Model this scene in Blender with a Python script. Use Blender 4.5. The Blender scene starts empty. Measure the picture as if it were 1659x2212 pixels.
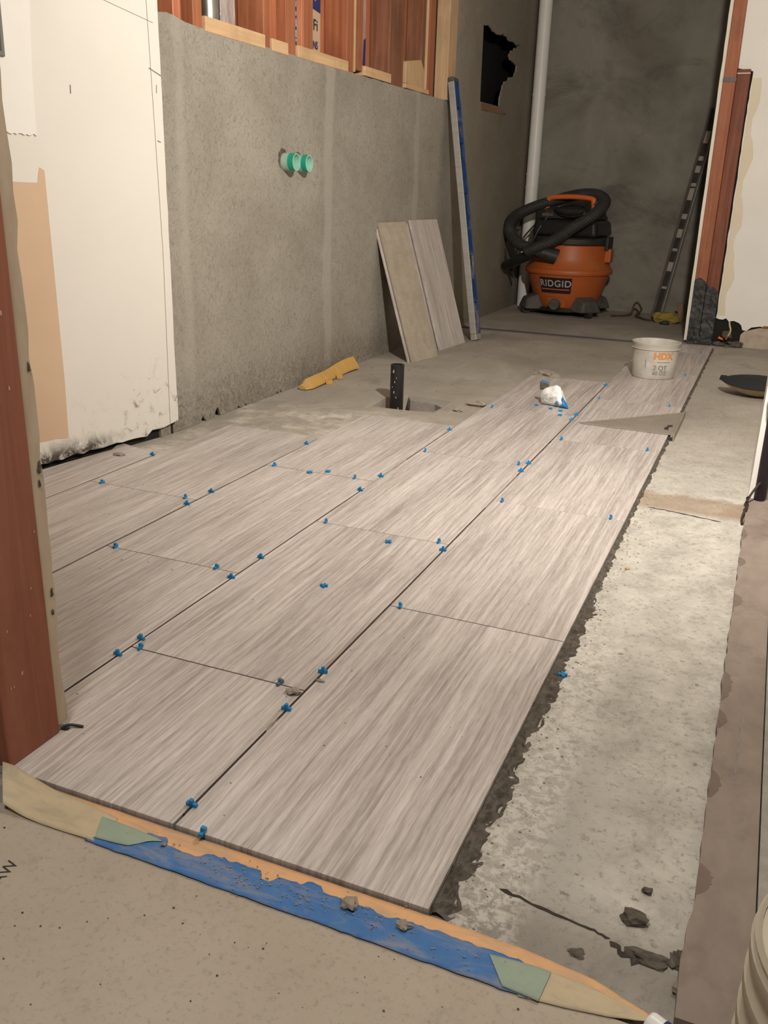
import bpy, bmesh, math, random
from math import sin, cos, pi, radians
from mathutils import Vector, Matrix, noise
random.seed(7)
S = bpy.context.scene
COL = S.collection

# ------------------------------------------------------------------ camera
yaw, pitch, roll = 0.390518, 0.343690, -0.029255
fw = Vector((-sin(yaw)*cos(pitch), cos(yaw)*cos(pitch), -sin(pitch)))
rt = Vector((cos(yaw), sin(yaw), 0)); dn = fw.cross(rt)
r2 = cos(roll)*rt + sin(roll)*dn; d2 = -sin(roll)*rt + cos(roll)*dn
cd = bpy.data.cameras.new('camera'); cam = bpy.data.objects.new('camera', cd); COL.objects.link(cam)
m = Matrix.Identity(4)
for i in range(3):
    m[i][0] = r2[i]; m[i][1] = -d2[i]; m[i][2] = -fw[i]
m[0][3], m[1][3], m[2][3] = 0.22213, -0.68851, 0.68331
cam.matrix_world = m
cd.sensor_fit = 'VERTICAL'; cd.sensor_height = 24.0; cd.lens = 1940.224/2212*24.0
cd.clip_start = 0.02; cd.clip_end = 60
S.camera = cam

# ------------------------------------------------------------------ world, lights, exposure
w = bpy.data.worlds.new('world'); S.world = w; w.use_nodes = True
w.node_tree.nodes['Background'].inputs[0].default_value = (0.95, 0.86, 0.74, 1)
w.node_tree.nodes['Background'].inputs[1].default_value = 0.07

def area(name, loc, aim, size, power, color, spread=180):
    l = bpy.data.lights.new(name, 'AREA'); l.shape = 'DISK'; l.size = size; l.energy = power; l.color = color
    l.spread = radians(spread)
    o = bpy.data.objects.new(name, l); COL.objects.link(o); o.location = loc
    o.rotation_euler = (Vector(aim)-Vector(loc)).to_track_quat('-Z', 'Y').to_euler()
    return o
WARM = (1.0, 0.925, 0.825)
LP = Vector((0.21, 0.78, 1.40))              # a halogen work lamp: bare bulb spill plus a reflector thrown to the far end
area('work_light_reflector', LP, LP+Vector((-.14, .95, -.20)), 0.09, 50, WARM)
pl = bpy.data.lights.new('work_light_bulb', 'POINT'); pl.energy = 23.5; pl.color = WARM; pl.shadow_soft_size = .045
po = bpy.data.objects.new('work_light_bulb', pl); COL.objects.link(po); po.location = LP
area('hall_fill', (-0.15, -0.75, 2.3), (-0.15, -0.70, 0.0), 0.35, 12, WARM, 115)  # added fill, not a known lamp: brightens hall floor and front tiles
vs = S.view_settings
vs.view_transform = 'Standard'; vs.look = 'None'; vs.gamma = 1.0; vs.use_curve_mapping = False
vs.exposure = 0.0

# ------------------------------------------------------------------ materials
class N:
    def __init__(s, name):
        s.m = bpy.data.materials.new(name); s.m.use_nodes = True
        s.t = s.m.node_tree; s.b = s.t.nodes['Principled BSDF']
        s.tc = s.t.nodes.new('ShaderNodeTexCoord')
    def new(s, ty, **k):
        n = s.t.nodes.new(ty)
        for a, v in k.items(): setattr(n, a, v)
        return n
    def set(s, sock, v):
        if hasattr(v, 'is_output') or hasattr(v, 'links'): s.t.links.new(v, sock)
        else: sock.default_value = v
    def coord(s, scale=(1, 1, 1), rnd=False):
        mp = s.new('ShaderNodeMapping'); s.t.links.new(s.tc.outputs['Object'], mp.inputs[0])
        mp.inputs['Scale'].default_value = scale
        if rnd:
            oi = s.new('ShaderNodeObjectInfo'); mu = s.new('ShaderNodeVectorMath', operation='SCALE')
            mu.inputs[0].default_value = (37, 53, 11); s.t.links.new(oi.outputs['Random'], mu.inputs['Scale'])
            s.t.links.new(mu.outputs[0], mp.inputs['Location'])
        return mp.outputs[0]
    def noise(s, vec, scale=1, detail=4, rough=.55, dist=0):
        n = s.new('ShaderNodeTexNoise'); s.t.links.new(vec, n.inputs['Vector'])
        n.inputs['Scale'].default_value = scale; n.inputs['Detail'].default_value = detail
        n.inputs['Roughness'].default_value = rough; n.inputs['Distortion'].default_value = dist
        return n.outputs['Fac']
    def ramp(s, fac, stops):
        n = s.new('ShaderNodeValToRGB'); s.t.links.new(fac, n.inputs[0]); e = n.color_ramp.elements
        while len(e) < len(stops): e.new(.5)
        for i, (p, c) in enumerate(stops):
            e[i].position = p
            e[i].color = (c, c, c, 1) if isinstance(c, (int, float)) else (*c, 1)
        return n.outputs[0]
    def mix(s, fac, a, b, mode='MIX'):
        n = s.new('ShaderNodeMix', data_type='RGBA', blend_type=mode)
        s.set(n.inputs[0], fac)
        for k, v in ((6, a), (7, b)):
            if isinstance(v, tuple): v = (*v, 1) if len(v) == 3 else v
            s.set(n.inputs[k], v)
        return n.outputs[2]
    def math(s, op, a, b=0.0, c=0.0):
        n = s.new('ShaderNodeMath', operation=op)
        s.set(n.inputs[0], a); s.set(n.inputs[1], b); s.set(n.inputs[2], c)
        return n.outputs[0]
    def band(s, v, lo, hi, soft):            # 1 between lo and hi, soft edges
        a = s.new('ShaderNodeMapRange', interpolation_type='SMOOTHSTEP'); s.set(a.inputs[0], v)
        a.inputs[1].default_value = lo-soft; a.inputs[2].default_value = lo+soft
        b = s.new('ShaderNodeMapRange', interpolation_type='SMOOTHSTEP'); s.set(b.inputs[0], v)
        b.inputs[1].default_value = hi-soft; b.inputs[2].default_value = hi+soft
        return s.math('MULTIPLY', a.outputs[0], s.math('SUBTRACT', 1.0, b.outputs[0]))
    def xyz(s):
        n = s.new('ShaderNodeSeparateXYZ'); s.t.links.new(s.tc.outputs['Object'], n.inputs[0]); return n.outputs
    def bump(s, h, strength=.3, dist=.002):
        n = s.new('ShaderNodeBump'); s.t.links.new(h, n.inputs['Height'])
        n.inputs['Strength'].default_value = strength; n.inputs['Distance'].default_value = dist
        s.t.links.new(n.outputs[0], s.b.inputs['Normal'])
    def done(s, col, rough=.7, metal=0, spec=.4):
        if isinstance(col, tuple): s.b.inputs['Base Color'].default_value = (*col, 1)
        else: s.t.links.new(col, s.b.inputs['Base Color'])
        s.set(s.b.inputs['Roughness'], rough); s.b.inputs['Metallic'].default_value = metal
        s.b.inputs['Specular IOR Level'].default_value = spec
        return s.m

def pm(name, c1, c2, sc=(20, 20, 20), rough=.7, bump=.2, metal=0, detail=5, spec=.35, dirt=None, dist=.002):
    n = N(name); f = n.noise(n.coord(sc, True), 1, detail, .6, .4)
    c = n.mix(n.ramp(f, [(.3, 0), (.7, 1)]), c1, c2)
    if dirt:
        g = n.ramp(n.noise(n.coord((6, 6, 6), True), 1, 6, .7), [(.52, 0), (.66, 1)])
        c = n.mix(n.math('MULTIPLY', g, dirt[1]), c, dirt[0])
    if bump: n.bump(f, bump, dist)
    return n.done(c, rough, metal, spec)

def mat_tile():
    n = N('striped_porcelain')
    wob = n.noise(n.coord((6, 5, 6), True), 1, 2, .5)
    base = n.coord((1, 1, 1), True)
    off = n.new('ShaderNodeCombineXYZ'); n.set(off.inputs[0], n.math('MULTIPLY', wob, .010))
    ad = n.new('ShaderNodeVectorMath', operation='ADD'); n.t.links.new(base, ad.inputs[0]); n.t.links.new(off.outputs[0], ad.inputs[1])
    def sc(v):
        mu = n.new('ShaderNodeVectorMath', operation='MULTIPLY'); n.t.links.new(ad.outputs[0], mu.inputs[0]); mu.inputs[1].default_value = v; return mu.outputs[0]
    f1 = n.noise(sc((150, 3.4, 1)), 1, 5, .66, .12)
    f2 = n.noise(sc((430, 24, 1)), 1, 3, .6, .9)
    f3 = n.noise(sc((14, 1.4, 1)), 1, 3, .5)
    s = n.math('ADD', n.math('ADD', n.math('MULTIPLY', f1, .52), n.math('MULTIPLY', f2, .30)), n.math('MULTIPLY', f3, .24))
    c = n.ramp(s, [(.40, (.300, .262, .245)), (.485, (.405, .362, .340)), (.55, (.505, .457, .432)), (.65, (.640, .592, .562))])
    oi = n.new('ShaderNodeObjectInfo')
    c = n.mix(n.math('MULTIPLY', oi.outputs['Random'], .10), c, (.34, .30, .28))
    c = n.mix(n.math('MULTIPLY', n.ramp(n.noise(n.coord((5, 5, 5), True), 1, 5, .7), [(.52, 0), (.72, 1)]), .22), c, (.36, .31, .26))
    n.bump(s, .06, .001)
    return n.done(c, .46, 0, .35)

def mat_slab():
    n = N('stained_concrete'); o = n.xyz(); X, Y = o[0], o[1]
    f1 = n.noise(n.coord((2.2, 2.2, 2.2)), 1, 6, .62, .5)
    f2 = n.noise(n.coord((13, 13, 13)), 1, 8, .76, .35)
    f3 = n.noise(n.coord((120, 120, 120)), 1, 3, .6)
    c = n.ramp(f1, [(.30, (.265, .235, .200)), (.5, (.350, .315, .272)), (.7, (.430, .395, .345))])
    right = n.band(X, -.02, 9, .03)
    dusted = n.ramp(f2, [(.32, (.310, .294, .262)), (.48, (.425, .404, .364)), (.68, (.550, .528, .480))])  # paler concrete right of the tiles, whitened by thinset dust
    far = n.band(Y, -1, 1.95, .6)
    c = n.mix(n.math('MULTIPLY', right, n.math('ADD', n.math('MULTIPLY', far, .75), .2)), c, dusted)
    # whitish thinset dust near the tile ends and drywall, mottled grey patch by the threshold
    dust = n.math('MULTIPLY', n.math('MULTIPLY', n.ramp(f2, [(.44, 0), (.58, 1)]), n.ramp(f1, [(.42, .1), (.56, 1)])), n.math('MULTIPLY', n.band(Y, 1.15, 1.98, .12), n.band(X, -1.5, -.72, .1)))
    c = n.mix(n.math('MULTIPLY', dust, .9), c, (.62, .575, .52))
    near = n.math('MULTIPLY', n.band(Y, -.2, .34, .10), n.band(X, -.1, .12, .06))
    c = n.mix(n.math('MULTIPLY', near, n.ramp(f2, [(.42, 0), (.62, .55)])), c, (.13, .125, .11))
    threshold_shade = n.band(Y, -.4, .055, .05)  # shade along the threshold, painted into the slab colour as dark brown
    c = n.mix(n.math('MULTIPLY', threshold_shade, n.ramp(f1, [(.3, .8), (.65, .35)])), c, (.155, .14, .115))
    st = n.math('MULTIPLY', n.math('MULTIPLY', n.band(n.math('ADD', Y, n.math('MULTIPLY', f2, .08)), 1.47, 1.60, .02), right), n.ramp(f1, [(.3, .75), (.7, .4)]))
    c = n.mix(st, c, (.245, .155, .085))
    dk = n.ramp(n.noise(n.coord((5.5, 3.2, 5)), 1, 7, .74, .8), [(.56, 0), (.70, 1)])
    c = n.mix(n.math('MULTIPLY', dk, .40), c, (.15, .125, .095))
    wt = n.ramp(n.noise(n.coord((9, 2.0, 5)), 1, 6, .7, .5), [(.62, 0), (.72, 1)])
    c = n.mix(n.math('MULTIPLY', wt, .35), c, (.58, .53, .46))
    crust = n.math('MULTIPLY', n.math('MULTIPLY', n.band(X, .015, .085, .02), n.band(Y, -.1, .75, .15)), n.ramp(n.noise(n.coord((70, 70, 70)), 1, 5, .75, .4), [(.45, 0), (.56, 1)]))
    c = n.mix(n.math('MULTIPLY', crust, .55), c, (.66, .63, .58))
    sp = n.ramp(n.noise(n.coord((110, 110, 110)), 1, 4, .8), [(.36, .5), (.46, 0)])
    c = n.mix(n.math('MULTIPLY', sp, right), c, (.17, .15, .125))
    pits = n.ramp(n.noise(n.coord((60, 60, 60)), 1, 2, .5), [(.70, 0), (.76, 1)])
    c = n.mix(n.math('MULTIPLY', pits, .55), c, (.10, .085, .065))
    h = n.math('ADD', n.math('MULTIPLY', f2, .7), n.math('MULTIPLY', f3, .3)); n.bump(h, .5, .006)
    return n.done(c, .88, 0, .2)

def mat_scratch():                        # grey scratch coat of the left wall
    n = N('grey_mortar_coat'); o = n.xyz(); Y, Z = o[1], o[2]
    f1 = n.noise(n.coord((3, 3, 3)), 1, 5, .6, .4)
    f2 = n.noise(n.coord((55, 55, 50)), 1, 6, .72, 1.6)
    f3 = n.noise(n.coord((130, 130, 130)), 1, 3, .6)
    c = n.ramp(f1, [(.3, (.270, .245, .205)), (.5, (.325, .300, .256)), (.7, (.372, .348, .302))])
    c = n.mix(n.math('MULTIPLY', n.ramp(f2, [(.50, 0), (.64, 1)]), .55), c, (.175, .152, .122))
    c = n.mix(n.math('MULTIPLY', n.ramp(f3, [(.58, 0), (.7, 1)]), .30), c, (.16, .135, .105))
    wob = n.math('MULTIPLY', n.math('SUBTRACT', f1, .5), .10)
    yw = n.math('ADD', Y, wob)
    seam = n.math('ADD', n.band(yw, 2.445, 2.515, .012), n.math('ADD', n.band(yw, 3.35, 3.41, .015), n.math('MULTIPLY', n.band(yw, 1.545, 1.585, .012), .7)))
    c = n.mix(n.math('MULTIPLY', seam, .62), c, (.395, .368, .325))
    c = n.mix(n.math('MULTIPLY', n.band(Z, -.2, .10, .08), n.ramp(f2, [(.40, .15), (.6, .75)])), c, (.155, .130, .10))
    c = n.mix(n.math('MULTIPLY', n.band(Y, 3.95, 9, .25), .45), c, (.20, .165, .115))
    n.bump(n.math('ADD', n.math('MULTIPLY', f2, .6), n.math('MULTIPLY', f3, .4)), .55, .006)
    return n.done(c, .92, 0, .15)

def mat_backwall():
    n = N('dark_plaster'); f1 = n.noise(n.coord((2.4, 2.4, 2.4)), 1, 6, .62, .6); f2 = n.noise(n.coord((30, 30, 30)), 1, 5, .7)
    c = n.ramp(f1, [(.30, (.160, .145, .120)), (.5, (.225, .212, .178)), (.7, (.280, .265, .222))])
    c = n.mix(n.math('MULTIPLY', n.ramp(n.noise(n.coord((1.6, 1.6, 3.2)), 1, 6, .7, .8), [(.52, 0), (.68, 1)]), .6), c, (.085, .08, .07))
    n.bump(f2, .35, .004); return n.done(c, .9, 0, .2)

def mat_drywall(name, dirty=True, base=(.71, .682, .632)):
    n = N(name); o = n.xyz(); X, Y, Z = o
    f1 = n.noise(n.coord((3, 3, 3)), 1, 5, .6, .5); f2 = n.noise(n.coord((24, 24, 24)), 1, 6, .75, .6); f3 = n.noise(n.coord((90, 90, 90)), 1, 3, .6)
    c = n.mix(n.ramp(f1, [(.35, 0), (.7, .35)]), base, (.63, .597, .542))
    if dirty:
        low = n.band(Z, -.3, .12, .10)
        right = n.band(Y, 1.27, 1.6, .05)
        c = n.mix(n.math('MULTIPLY', n.math('MULTIPLY', n.band(Z, -.3, .17, .08), right), n.ramp(f2, [(.58, 0), (.66, .95)])), c, (.13, .11, .09))
        c = n.mix(n.math('MULTIPLY', low, n.ramp(f2, [(.50, 0), (.68, .40)])), c, (.42, .37, .30))
        c = n.mix(n.math('MULTIPLY', n.math('MULTIPLY', n.band(Z, -.3, .040, .022), n.band(Y, -3, 1.20, .05)), n.ramp(f2, [(.36, 0), (.54, 1)])), c, (.075, .06, .045))
    n.bump(f3, .12, .002); return n.done(c, .75, 0, .25)

def mat_wood(name, a, b, axis='z', rough=.6, knot=False):
    n = N(name); st = {'z': (46, 46, 2.2), 'y': (46, 2.2, 46), 'x': (2.2, 46, 46)}[axis]
    f = n.noise(n.coord(st, True), 1, 5, .62, .7); g = n.noise(n.coord((5, 5, 3), True), 1, 5, .65)
    c = n.mix(n.ramp(f, [(.34, 0), (.66, 1)]), a, b)
    c = n.mix(n.math('MULTIPLY', n.ramp(g, [(.50, 0), (.70, 1)]), .40), c, tuple(x*.45 for x in a))
    n.bump(f, .18, .002); return n.done(c, rough, 0, .3)

def mat_paper():
    n = N('floor_protection_board'); f1 = n.noise(n.coord((4, 4, 4)), 1, 6, .62); f2 = n.noise(n.coord((140, 140, 140)), 1, 5, .78); f3 = n.noise(n.coord((26, 26, 26)), 1, 6, .72)
    c = n.ramp(f1, [(.3, (.365, .312, .250)), (.7, (.435, .378, .310))])
    c = n.mix(n.math('MULTIPLY', n.ramp(f2, [(.54, 0), (.68, 1)]), .50), c, (.20, .165, .125))
    c = n.mix(n.math('MULTIPLY', n.ramp(f3, [(.56, 0), (.74, 1)]), .40), c, (.22, .185, .140))
    n.bump(f2, .15, .002); return n.done(c, .85, 0, .2)

def mat_tape(name, a, b):
    n = N(name); f1 = n.noise(n.coord((30, 30, 30)), 1, 5, .65); f2 = n.noise(n.coord((14, 50, 14)), 1, 6, .7, .8)
    c = n.mix(n.ramp(f1, [(.3, 0), (.7, 1)]), a, b)
    c = n.mix(n.math('MULTIPLY', n.ramp(f2, [(.48, 0), (.66, 1)]), .55), c, (.30, .275, .23))
    n.bump(f1, .12, .001); return n.done(c, .7, 0, .3)

M_TILE = mat_tile(); M_SLAB = mat_slab(); M_SCR = mat_scratch(); M_BACK = mat_backwall()
M_DRY = mat_drywall('white_drywall'); M_DRYC = mat_drywall('cream_drywall', False, (.78, .735, .65)); M_PATCH = mat_drywall('white_plaster', False, (.80, .78, .745))
M_TAN = pm('tan_paint', (.60, .435, .300), (.56, .40, .27), (6, 6, 6), .7, .05)
M_RED = mat_wood('red_stained_wood', (.285, .095, .045), (.400, .155, .078))
M_REDB = mat_wood('copper_red_board', (.40, .135, .065), (.52, .205, .105), rough=.40)
M_REDD = mat_wood('dark_red_stud', (.15, .045, .024), (.26, .085, .042))
M_BRN = mat_wood('grey_brown_stud', (.165, .068, .036), (.27, .125, .075))
M_PINE = mat_wood('pale_pine', (.55, .355, .190), (.66, .455, .27), 'y')
M_PINEZ = mat_wood('pale_pine_upright', (.50, .33, .18), (.62, .43, .26), 'z')
M_JAMB = mat_wood('red_jamb_wood', (.225, .075, .042), (.305, .115, .068), 'z', .55)
M_GALV = pm('galvanised_metal', (.30, .30, .28), (.45, .45, .42), (25, 25, 25), .28, .1, .9)
M_FOIL = pm('crumpled_foil', (.66, .56, .54), (.9, .86, .86), (30, 30, 8), .32, .9, .7, 5, .5, None, .01)
M_WHITEPL = pm('white_pipe_plastic', (.74, .73, .70), (.82, .81, .78), (8, 8, 3), .38, .02)
M_GREEN = pm('green_pipe_plastic', (.010, .26, .17), (.015, .33, .22), (20, 20, 20), .35, .03)
M_GREENP = pm('dusty_green_plastic', (.25, .38, .31), (.38, .46, .39), (40, 40, 40), .6, .1)
M_GREENI = pm('pale_green_plastic', (.30, .58, .47), (.36, .64, .52), (20, 20, 20), .4, .03)
M_BLK = pm('black_plastic', (.012, .012, .013), (.022, .021, .02), (30, 30, 30), .35, .05)
M_BLKD = pm('dusty_black_plastic', (.022, .021, .021), (.045, .042, .038), (25, 25, 25), .55, .1)
M_HOSE = pm('black_ribbed_hose', (.026, .025, .024), (.045, .043, .040), (30, 30, 30), .6, .1)
M_GRAYP = pm('grey_caster_plastic', (.060, .056, .050), (.105, .098, .085), (18, 18, 18), .65, .1)
M_ORG = pm('orange_plastic', (.50, .125, .030), (.44, .105, .026), (9, 9, 9), .45, .03, 0, 5, .4, ((.30, .17, .10), .45))
M_ORGH = pm('bright_orange_plastic', (.66, .155, .035), (.60, .13, .03), (9, 9, 9), .4, .02)
M_ALU = pm('brushed_aluminium', (.36, .345, .32), (.45, .43, .40), (8, 8, 60), .5, .05, .35)
M_BLUE = pm('worn_blue_paint', (.010, .042, .155), (.018, .070, .24), (25, 25, 25), .45, .1, 0, 5, .4, ((.22, .22, .24), .85))
M_TAR = pm('tar_paper', (.010, .010, .011), (.022, .022, .023), (25, 25, 25), .42, 1.0, 0, 6, .5, ((.10, .10, .10), .35), .012)
M_DARK = pm('dark_void', (.010, .009, .008), (.016, .014, .012), (20, 20, 20), .9, 0)
M_MORT = pm('dark_wet_mortar', (.060, .050, .040), (.150, .132, .110), (70, 70, 70), .9, .8, 0, 6, .2, None, .006)
M_MORTL = pm('dry_mortar', (.24, .205, .17), (.33, .29, .245), (70, 70, 70), .92, .6, 0, 6, .2, None, .004)
M_GROUT = pm('dark_joint', (.030, .024, .019), (.055, .044, .035), (60, 60, 60), .95, .3)
M_SPC = pm('blue_spacer_plastic', (.012, .205, .47), (.016, .235, .52), (60, 60, 60), .42, .02)
M_SPCD = pm('mortar_smeared_blue_plastic', (.07, .16, .28), (.16, .17, .18), (220, 220, 220), .7, .2)
M_CREAM = mat_tape('cream_masking_tape', (.52, .43, .285), (.45, .37, .245)); M_PEACH = mat_tape('peach_masking_tape', (.70, .40, .20), (.62, .355, .18))
M_BTAPE = mat_tape('blue_masking_tape', (.040, .135, .36), (.070, .180, .40)); M_GTAPE = mat_tape('blue_tape_under_cream_tape', (.30, .37, .28), (.25, .33, .27))
M_PAPER = mat_paper()
M_INK = pm('dark_ink', (.03, .026, .022), (.05, .045, .04), (30, 30, 30), .8, 0)
M_PENCIL = pm('pencil_line', (.16, .14, .13), (.25, .22, .20), (60, 60, 60), .8, 0)
M_YEL = pm('yellow_ochre_foam', (.56, .33, .085), (.50, .30, .10), (20, 20, 20), .75, .15, 0, 5, .3, ((.40, .30, .20), .4))
M_GSLAB = pm('fresh_grey_concrete', (.24, .225, .205), (.32, .30, .275), (45, 45, 45), .9, .6, 0, 6, .2, None, .004)
M_SOIL = pm('brown_soil', (.26, .13, .075), (.40, .23, .14), (50, 30, 50), .9, .5)
M_BUCK = pm('dusty_translucent_plastic', (.50, .475, .42), (.60, .575, .52), (9, 9, 9), .5, .05, 0, 5, .3, ((.34, .32, .28), .6))
M_ORINK = pm('orange_print', (.75, .26, .05), (.62, .22, .06), (60, 60, 60), .6, 0)
M_GRINK = pm('grey_print', (.16, .15, .14), (.26, .25, .23), (60, 60, 60), .7, 0)
M_BAG = pm('white_bag_film', (.70, .71, .71), (.80, .80, .79), (20, 20, 20), .3, .1)
M_BAGB = pm('blue_bag_print', (.020, .16, .46), (.03, .22, .52), (20, 20, 20), .35, .05)
M_BAGK = pm('smoky_bag_window', (.06, .055, .05), (.14, .125, .11), (40, 40, 40), .25, .3)
M_SQ = pm('dusty_grey_aluminium', (.255, .225, .190), (.31, .275, .235), (14, 14, 14), .55, .1, .2)
M_FAB = pm('black_fabric', (.012, .012, .014), (.022, .021, .024), (160, 160, 160), .85, .4)
M_CRM = pm('cream_rubber', (.46, .36, .22), (.40, .31, .19), (20, 20, 20), .6, .05)
M_BRNSTRIP = pm('brown_skim_plaster', (.205, .168, .142), (.262, .216, .184), (30, 14, 20), .85, .25, 0, 7, .2, ((.135, .105, .085), .55), .003)
M_PURP = pm('purple_bottle', (.014, .008, .012), (.022, .012, .019), (20, 20, 20), .4, .02)
M_WIRE = pm('black_wire', (.02, .014, .012), (.05, .03, .022), (40, 40, 40), .6, 0)
M_RUST = pm('rust', (.20, .075, .03), (.28, .11, .045), (60, 60, 60), .8, .2)
M_SPONGE = pm('dirty_yellow_sponge', (.34, .26, .05), (.24, .18, .05), (40, 40, 40), .9, .6, 0, 6, .2, None, .004)
M_SCRAPW = mat_wood('brown_scrap_wood', (.16, .095, .055), (.23, .14, .085))
M_STRIP = pm('blue_grey_rubber_strip', (.085, .085, .095), (.12, .12, .13), (20, 20, 20), .6, .1)
M_BOXM = pm('grey_metal_box', (.16, .155, .145), (.20, .195, .18), (20, 20, 20), .5, .05, .3)
M_RIBP = pm('pale_ribbed_plastic', (.42, .37, .29), (.48, .43, .34), (10, 10, 10), .5, .1)
M_FARL = pm('dull_dark_metal', (.085, .075, .065), (.125, .112, .098), (20, 20, 20), .5, .05, .2)
M_VIAL = pm('dusty_pale_vial', (.30, .27, .23), (.36, .33, .28), (40, 40, 40), .4, 0)
M_YVIAL = pm('yellow_vial', (.55, .42, .13), (.60, .47, .16), (40, 40, 40), .3, 0)
M_CEIL = pm('ceiling_white', (.60, .57, .52), (.66, .63, .58), (5, 5, 5), .85, .05)
M_REDP = pm('dark_red_print', (.17, .02, .02), (.2, .03, .03), (20, 20, 20), .5, 0)
M_LEV = M_SQ

# ------------------------------------------------------------------ geometry helpers
class G:
    def __init__(s): s.v = []; s.f = []
    def add(s, vs, fs):
        o = len(s.v); s.v += [tuple(v) for v in vs]; s.f += [tuple(i+o for i in f) for f in fs]; return s
    def box8(s, p):
        return s.add(p, [(0, 3, 2, 1), (4, 5, 6, 7), (0, 1, 5, 4), (1, 2, 6, 5), (2, 3, 7, 6), (3, 0, 4, 7)])
    def box(s, x0, x1, y0, y1, z0, z1):
        return s.box8([(x0, y0, z0), (x1, y0, z0), (x1, y1, z0), (x0, y1, z0), (x0, y0, z1), (x1, y0, z1), (x1, y1, z1), (x0, y1, z1)])
    def obox(s, o, a, b, c):                 # origin corner and three edge vectors
        o, a, b, c = map(Vector, (o, a, b, c))
        return s.box8([o, o+a, o+a+b, o+b, o+c, o+a+c, o+a+b+c, o+b+c])
    def cyl(s, p0, p1, r0, r1=None, n=16, cap0=True, cap1=True):
        r1 = r0 if r1 is None else r1; p0, p1 = Vector(p0), Vector(p1); d = (p1-p0).normalized()
        a = d.orthogonal().normalized(); b = d.cross(a)
        vs = [p0+(a*cos(2*pi*i/n)+b*sin(2*pi*i/n))*r0 for i in range(n)]+[p1+(a*cos(2*pi*i/n)+b*sin(2*pi*i/n))*r1 for i in range(n)]
        fs = [(i, (i+1) % n, n+(i+1) % n, n+i) for i in range(n)]
        if cap0: fs.append(tuple(range(n-1, -1, -1)))
        if cap1: fs.append(tuple(range(n, 2*n)))
        return s.add(vs, fs)
    def pipe(s, p0, p1, ro, ri, n=24):       # open ended hollow pipe
        p0, p1 = Vector(p0), Vector(p1); d = (p1-p0).normalized(); a = d.orthogonal().normalized(); b = d.cross(a)
        vs = []
        for p, r in ((p0, ro), (p1, ro), (p1, ri), (p0, ri)):
            vs += [p+(a*cos(2*pi*i/n)+b*sin(2*pi*i/n))*r for i in range(n)]
        fs = [(k*n+i, k*n+(i+1) % n, ((k+1) % 4)*n+(i+1) % n, ((k+1) % 4)*n+i) for k in range(4) for i in range(n)]
        return s.add(vs, fs)
    def lathe(s, prof, c, n=40, a0=0, a1=2*pi):
        full = abs(a1-a0-2*pi) < 1e-6; k = n if full else n+1
        vs = [(c[0]+r*cos(a0+(a1-a0)*i/n), c[1]+r*sin(a0+(a1-a0)*i/n), c[2]+z) for r, z in prof for i in range(k)]
        fs = []
        for j in range(len(prof)-1):
            for i in range(n):
                i2 = (i+1) % k; fs.append((j*k+i, j*k+i2, (j+1)*k+i2, (j+1)*k+i))
        return s.add(vs, fs)
    def tube(s, path, r, n=12, sub=8, rib=0):
        P = [Vector(p) for p in path]; pts = []
        for i in range(len(P)-1):
            p0 = P[max(i-1, 0)]; p1 = P[i]; p2 = P[i+1]; p3 = P[min(i+2, len(P)-1)]
            for k in range(sub):
                t = k/sub; pts.append(.5*((2*p1)+(-p0+p2)*t+(2*p0-5*p1+4*p2-p3)*t*t+(-p0+3*p1-3*p2+p3)*t**3))
        pts.append(P[-1]); vs = []; up = None
        for i, p in enumerate(pts):
            d = (pts[min(i+1, len(pts)-1)]-pts[max(i-1, 0)]).normalized()
            up = d.orthogonal().normalized() if up is None else (up-d*up.dot(d)).normalized()
            b = d.cross(up); rr = (r(i/(len(pts)-1)) if callable(r) else r)*(1+(rib if i % 2 else -rib))
            vs += [p+(up*cos(2*pi*k/n)+b*sin(2*pi*k/n))*rr for k in range(n)]
        m_ = len(pts); fs = [(i*n+k, i*n+(k+1) % n, (i+1)*n+(k+1) % n, (i+1)*n+k) for i in range(m_-1) for k in range(n)]
        fs += [tuple(range(n-1, -1, -1)), tuple(range((m_-1)*n, m_*n))]
        return s.add(vs, fs)
    def lump(s, c, r, sq=(1, 1, .6), seed=0, sub=2, rough=.5):
        bm = bmesh.new(); bmesh.ops.create_icosphere(bm, subdivisions=sub, radius=1)
        vs = []
        for v in bm.verts:
            k = 1+rough*(noise.noise(v.co*1.7+Vector((seed*3.1, seed*1.7, 0))))+.5*rough*noise.noise(v.co*4+Vector((0, seed, 5)))
            vs.append((c[0]+v.co.x*r*sq[0]*k, c[1]+v.co.y*r*sq[1]*k, c[2]+max(v.co.z*r*sq[2]*k, -r*sq[2]*.75)+r*sq[2]*.75))
        fs = [tuple(v.index for v in f.verts) for f in bm.faces]; bm.free()
        return s.add(vs, fs)
    def poly(s, outer, depth, mp, holes=()):   # 2D outline with holes, mapped by mp(a,b,d), extruded from d=0 to d=depth
        bm = bmesh.new()
        for lp in [outer]+list(holes):
            vv = [bm.verts.new((a, b, 0)) for a, b in lp]
            for i in range(len(vv)): bm.edges.new((vv[i], vv[(i+1) % len(vv)]))
        bmesh.ops.triangle_fill(bm, use_beauty=True, use_dissolve=False, edges=bm.edges[:])
        if depth:
            r = bmesh.ops.extrude_face_region(bm, geom=bm.faces[:])
            for v in [g for g in r['geom'] if isinstance(g, bmesh.types.BMVert)]: v.co.z = depth
        bmesh.ops.recalc_face_normals(bm, faces=bm.faces[:])
        bm.verts.index_update()
        vs = [mp(v.co.x, v.co.y, v.co.z) for v in bm.verts]; fs = [tuple(v.index for v in f.verts) for f in bm.faces]
        bm.free(); return s.add(vs, fs)
    def xf(s, mt):
        s.v = [tuple(mt @ Vector(v)) for v in s.v]; return s

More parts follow.
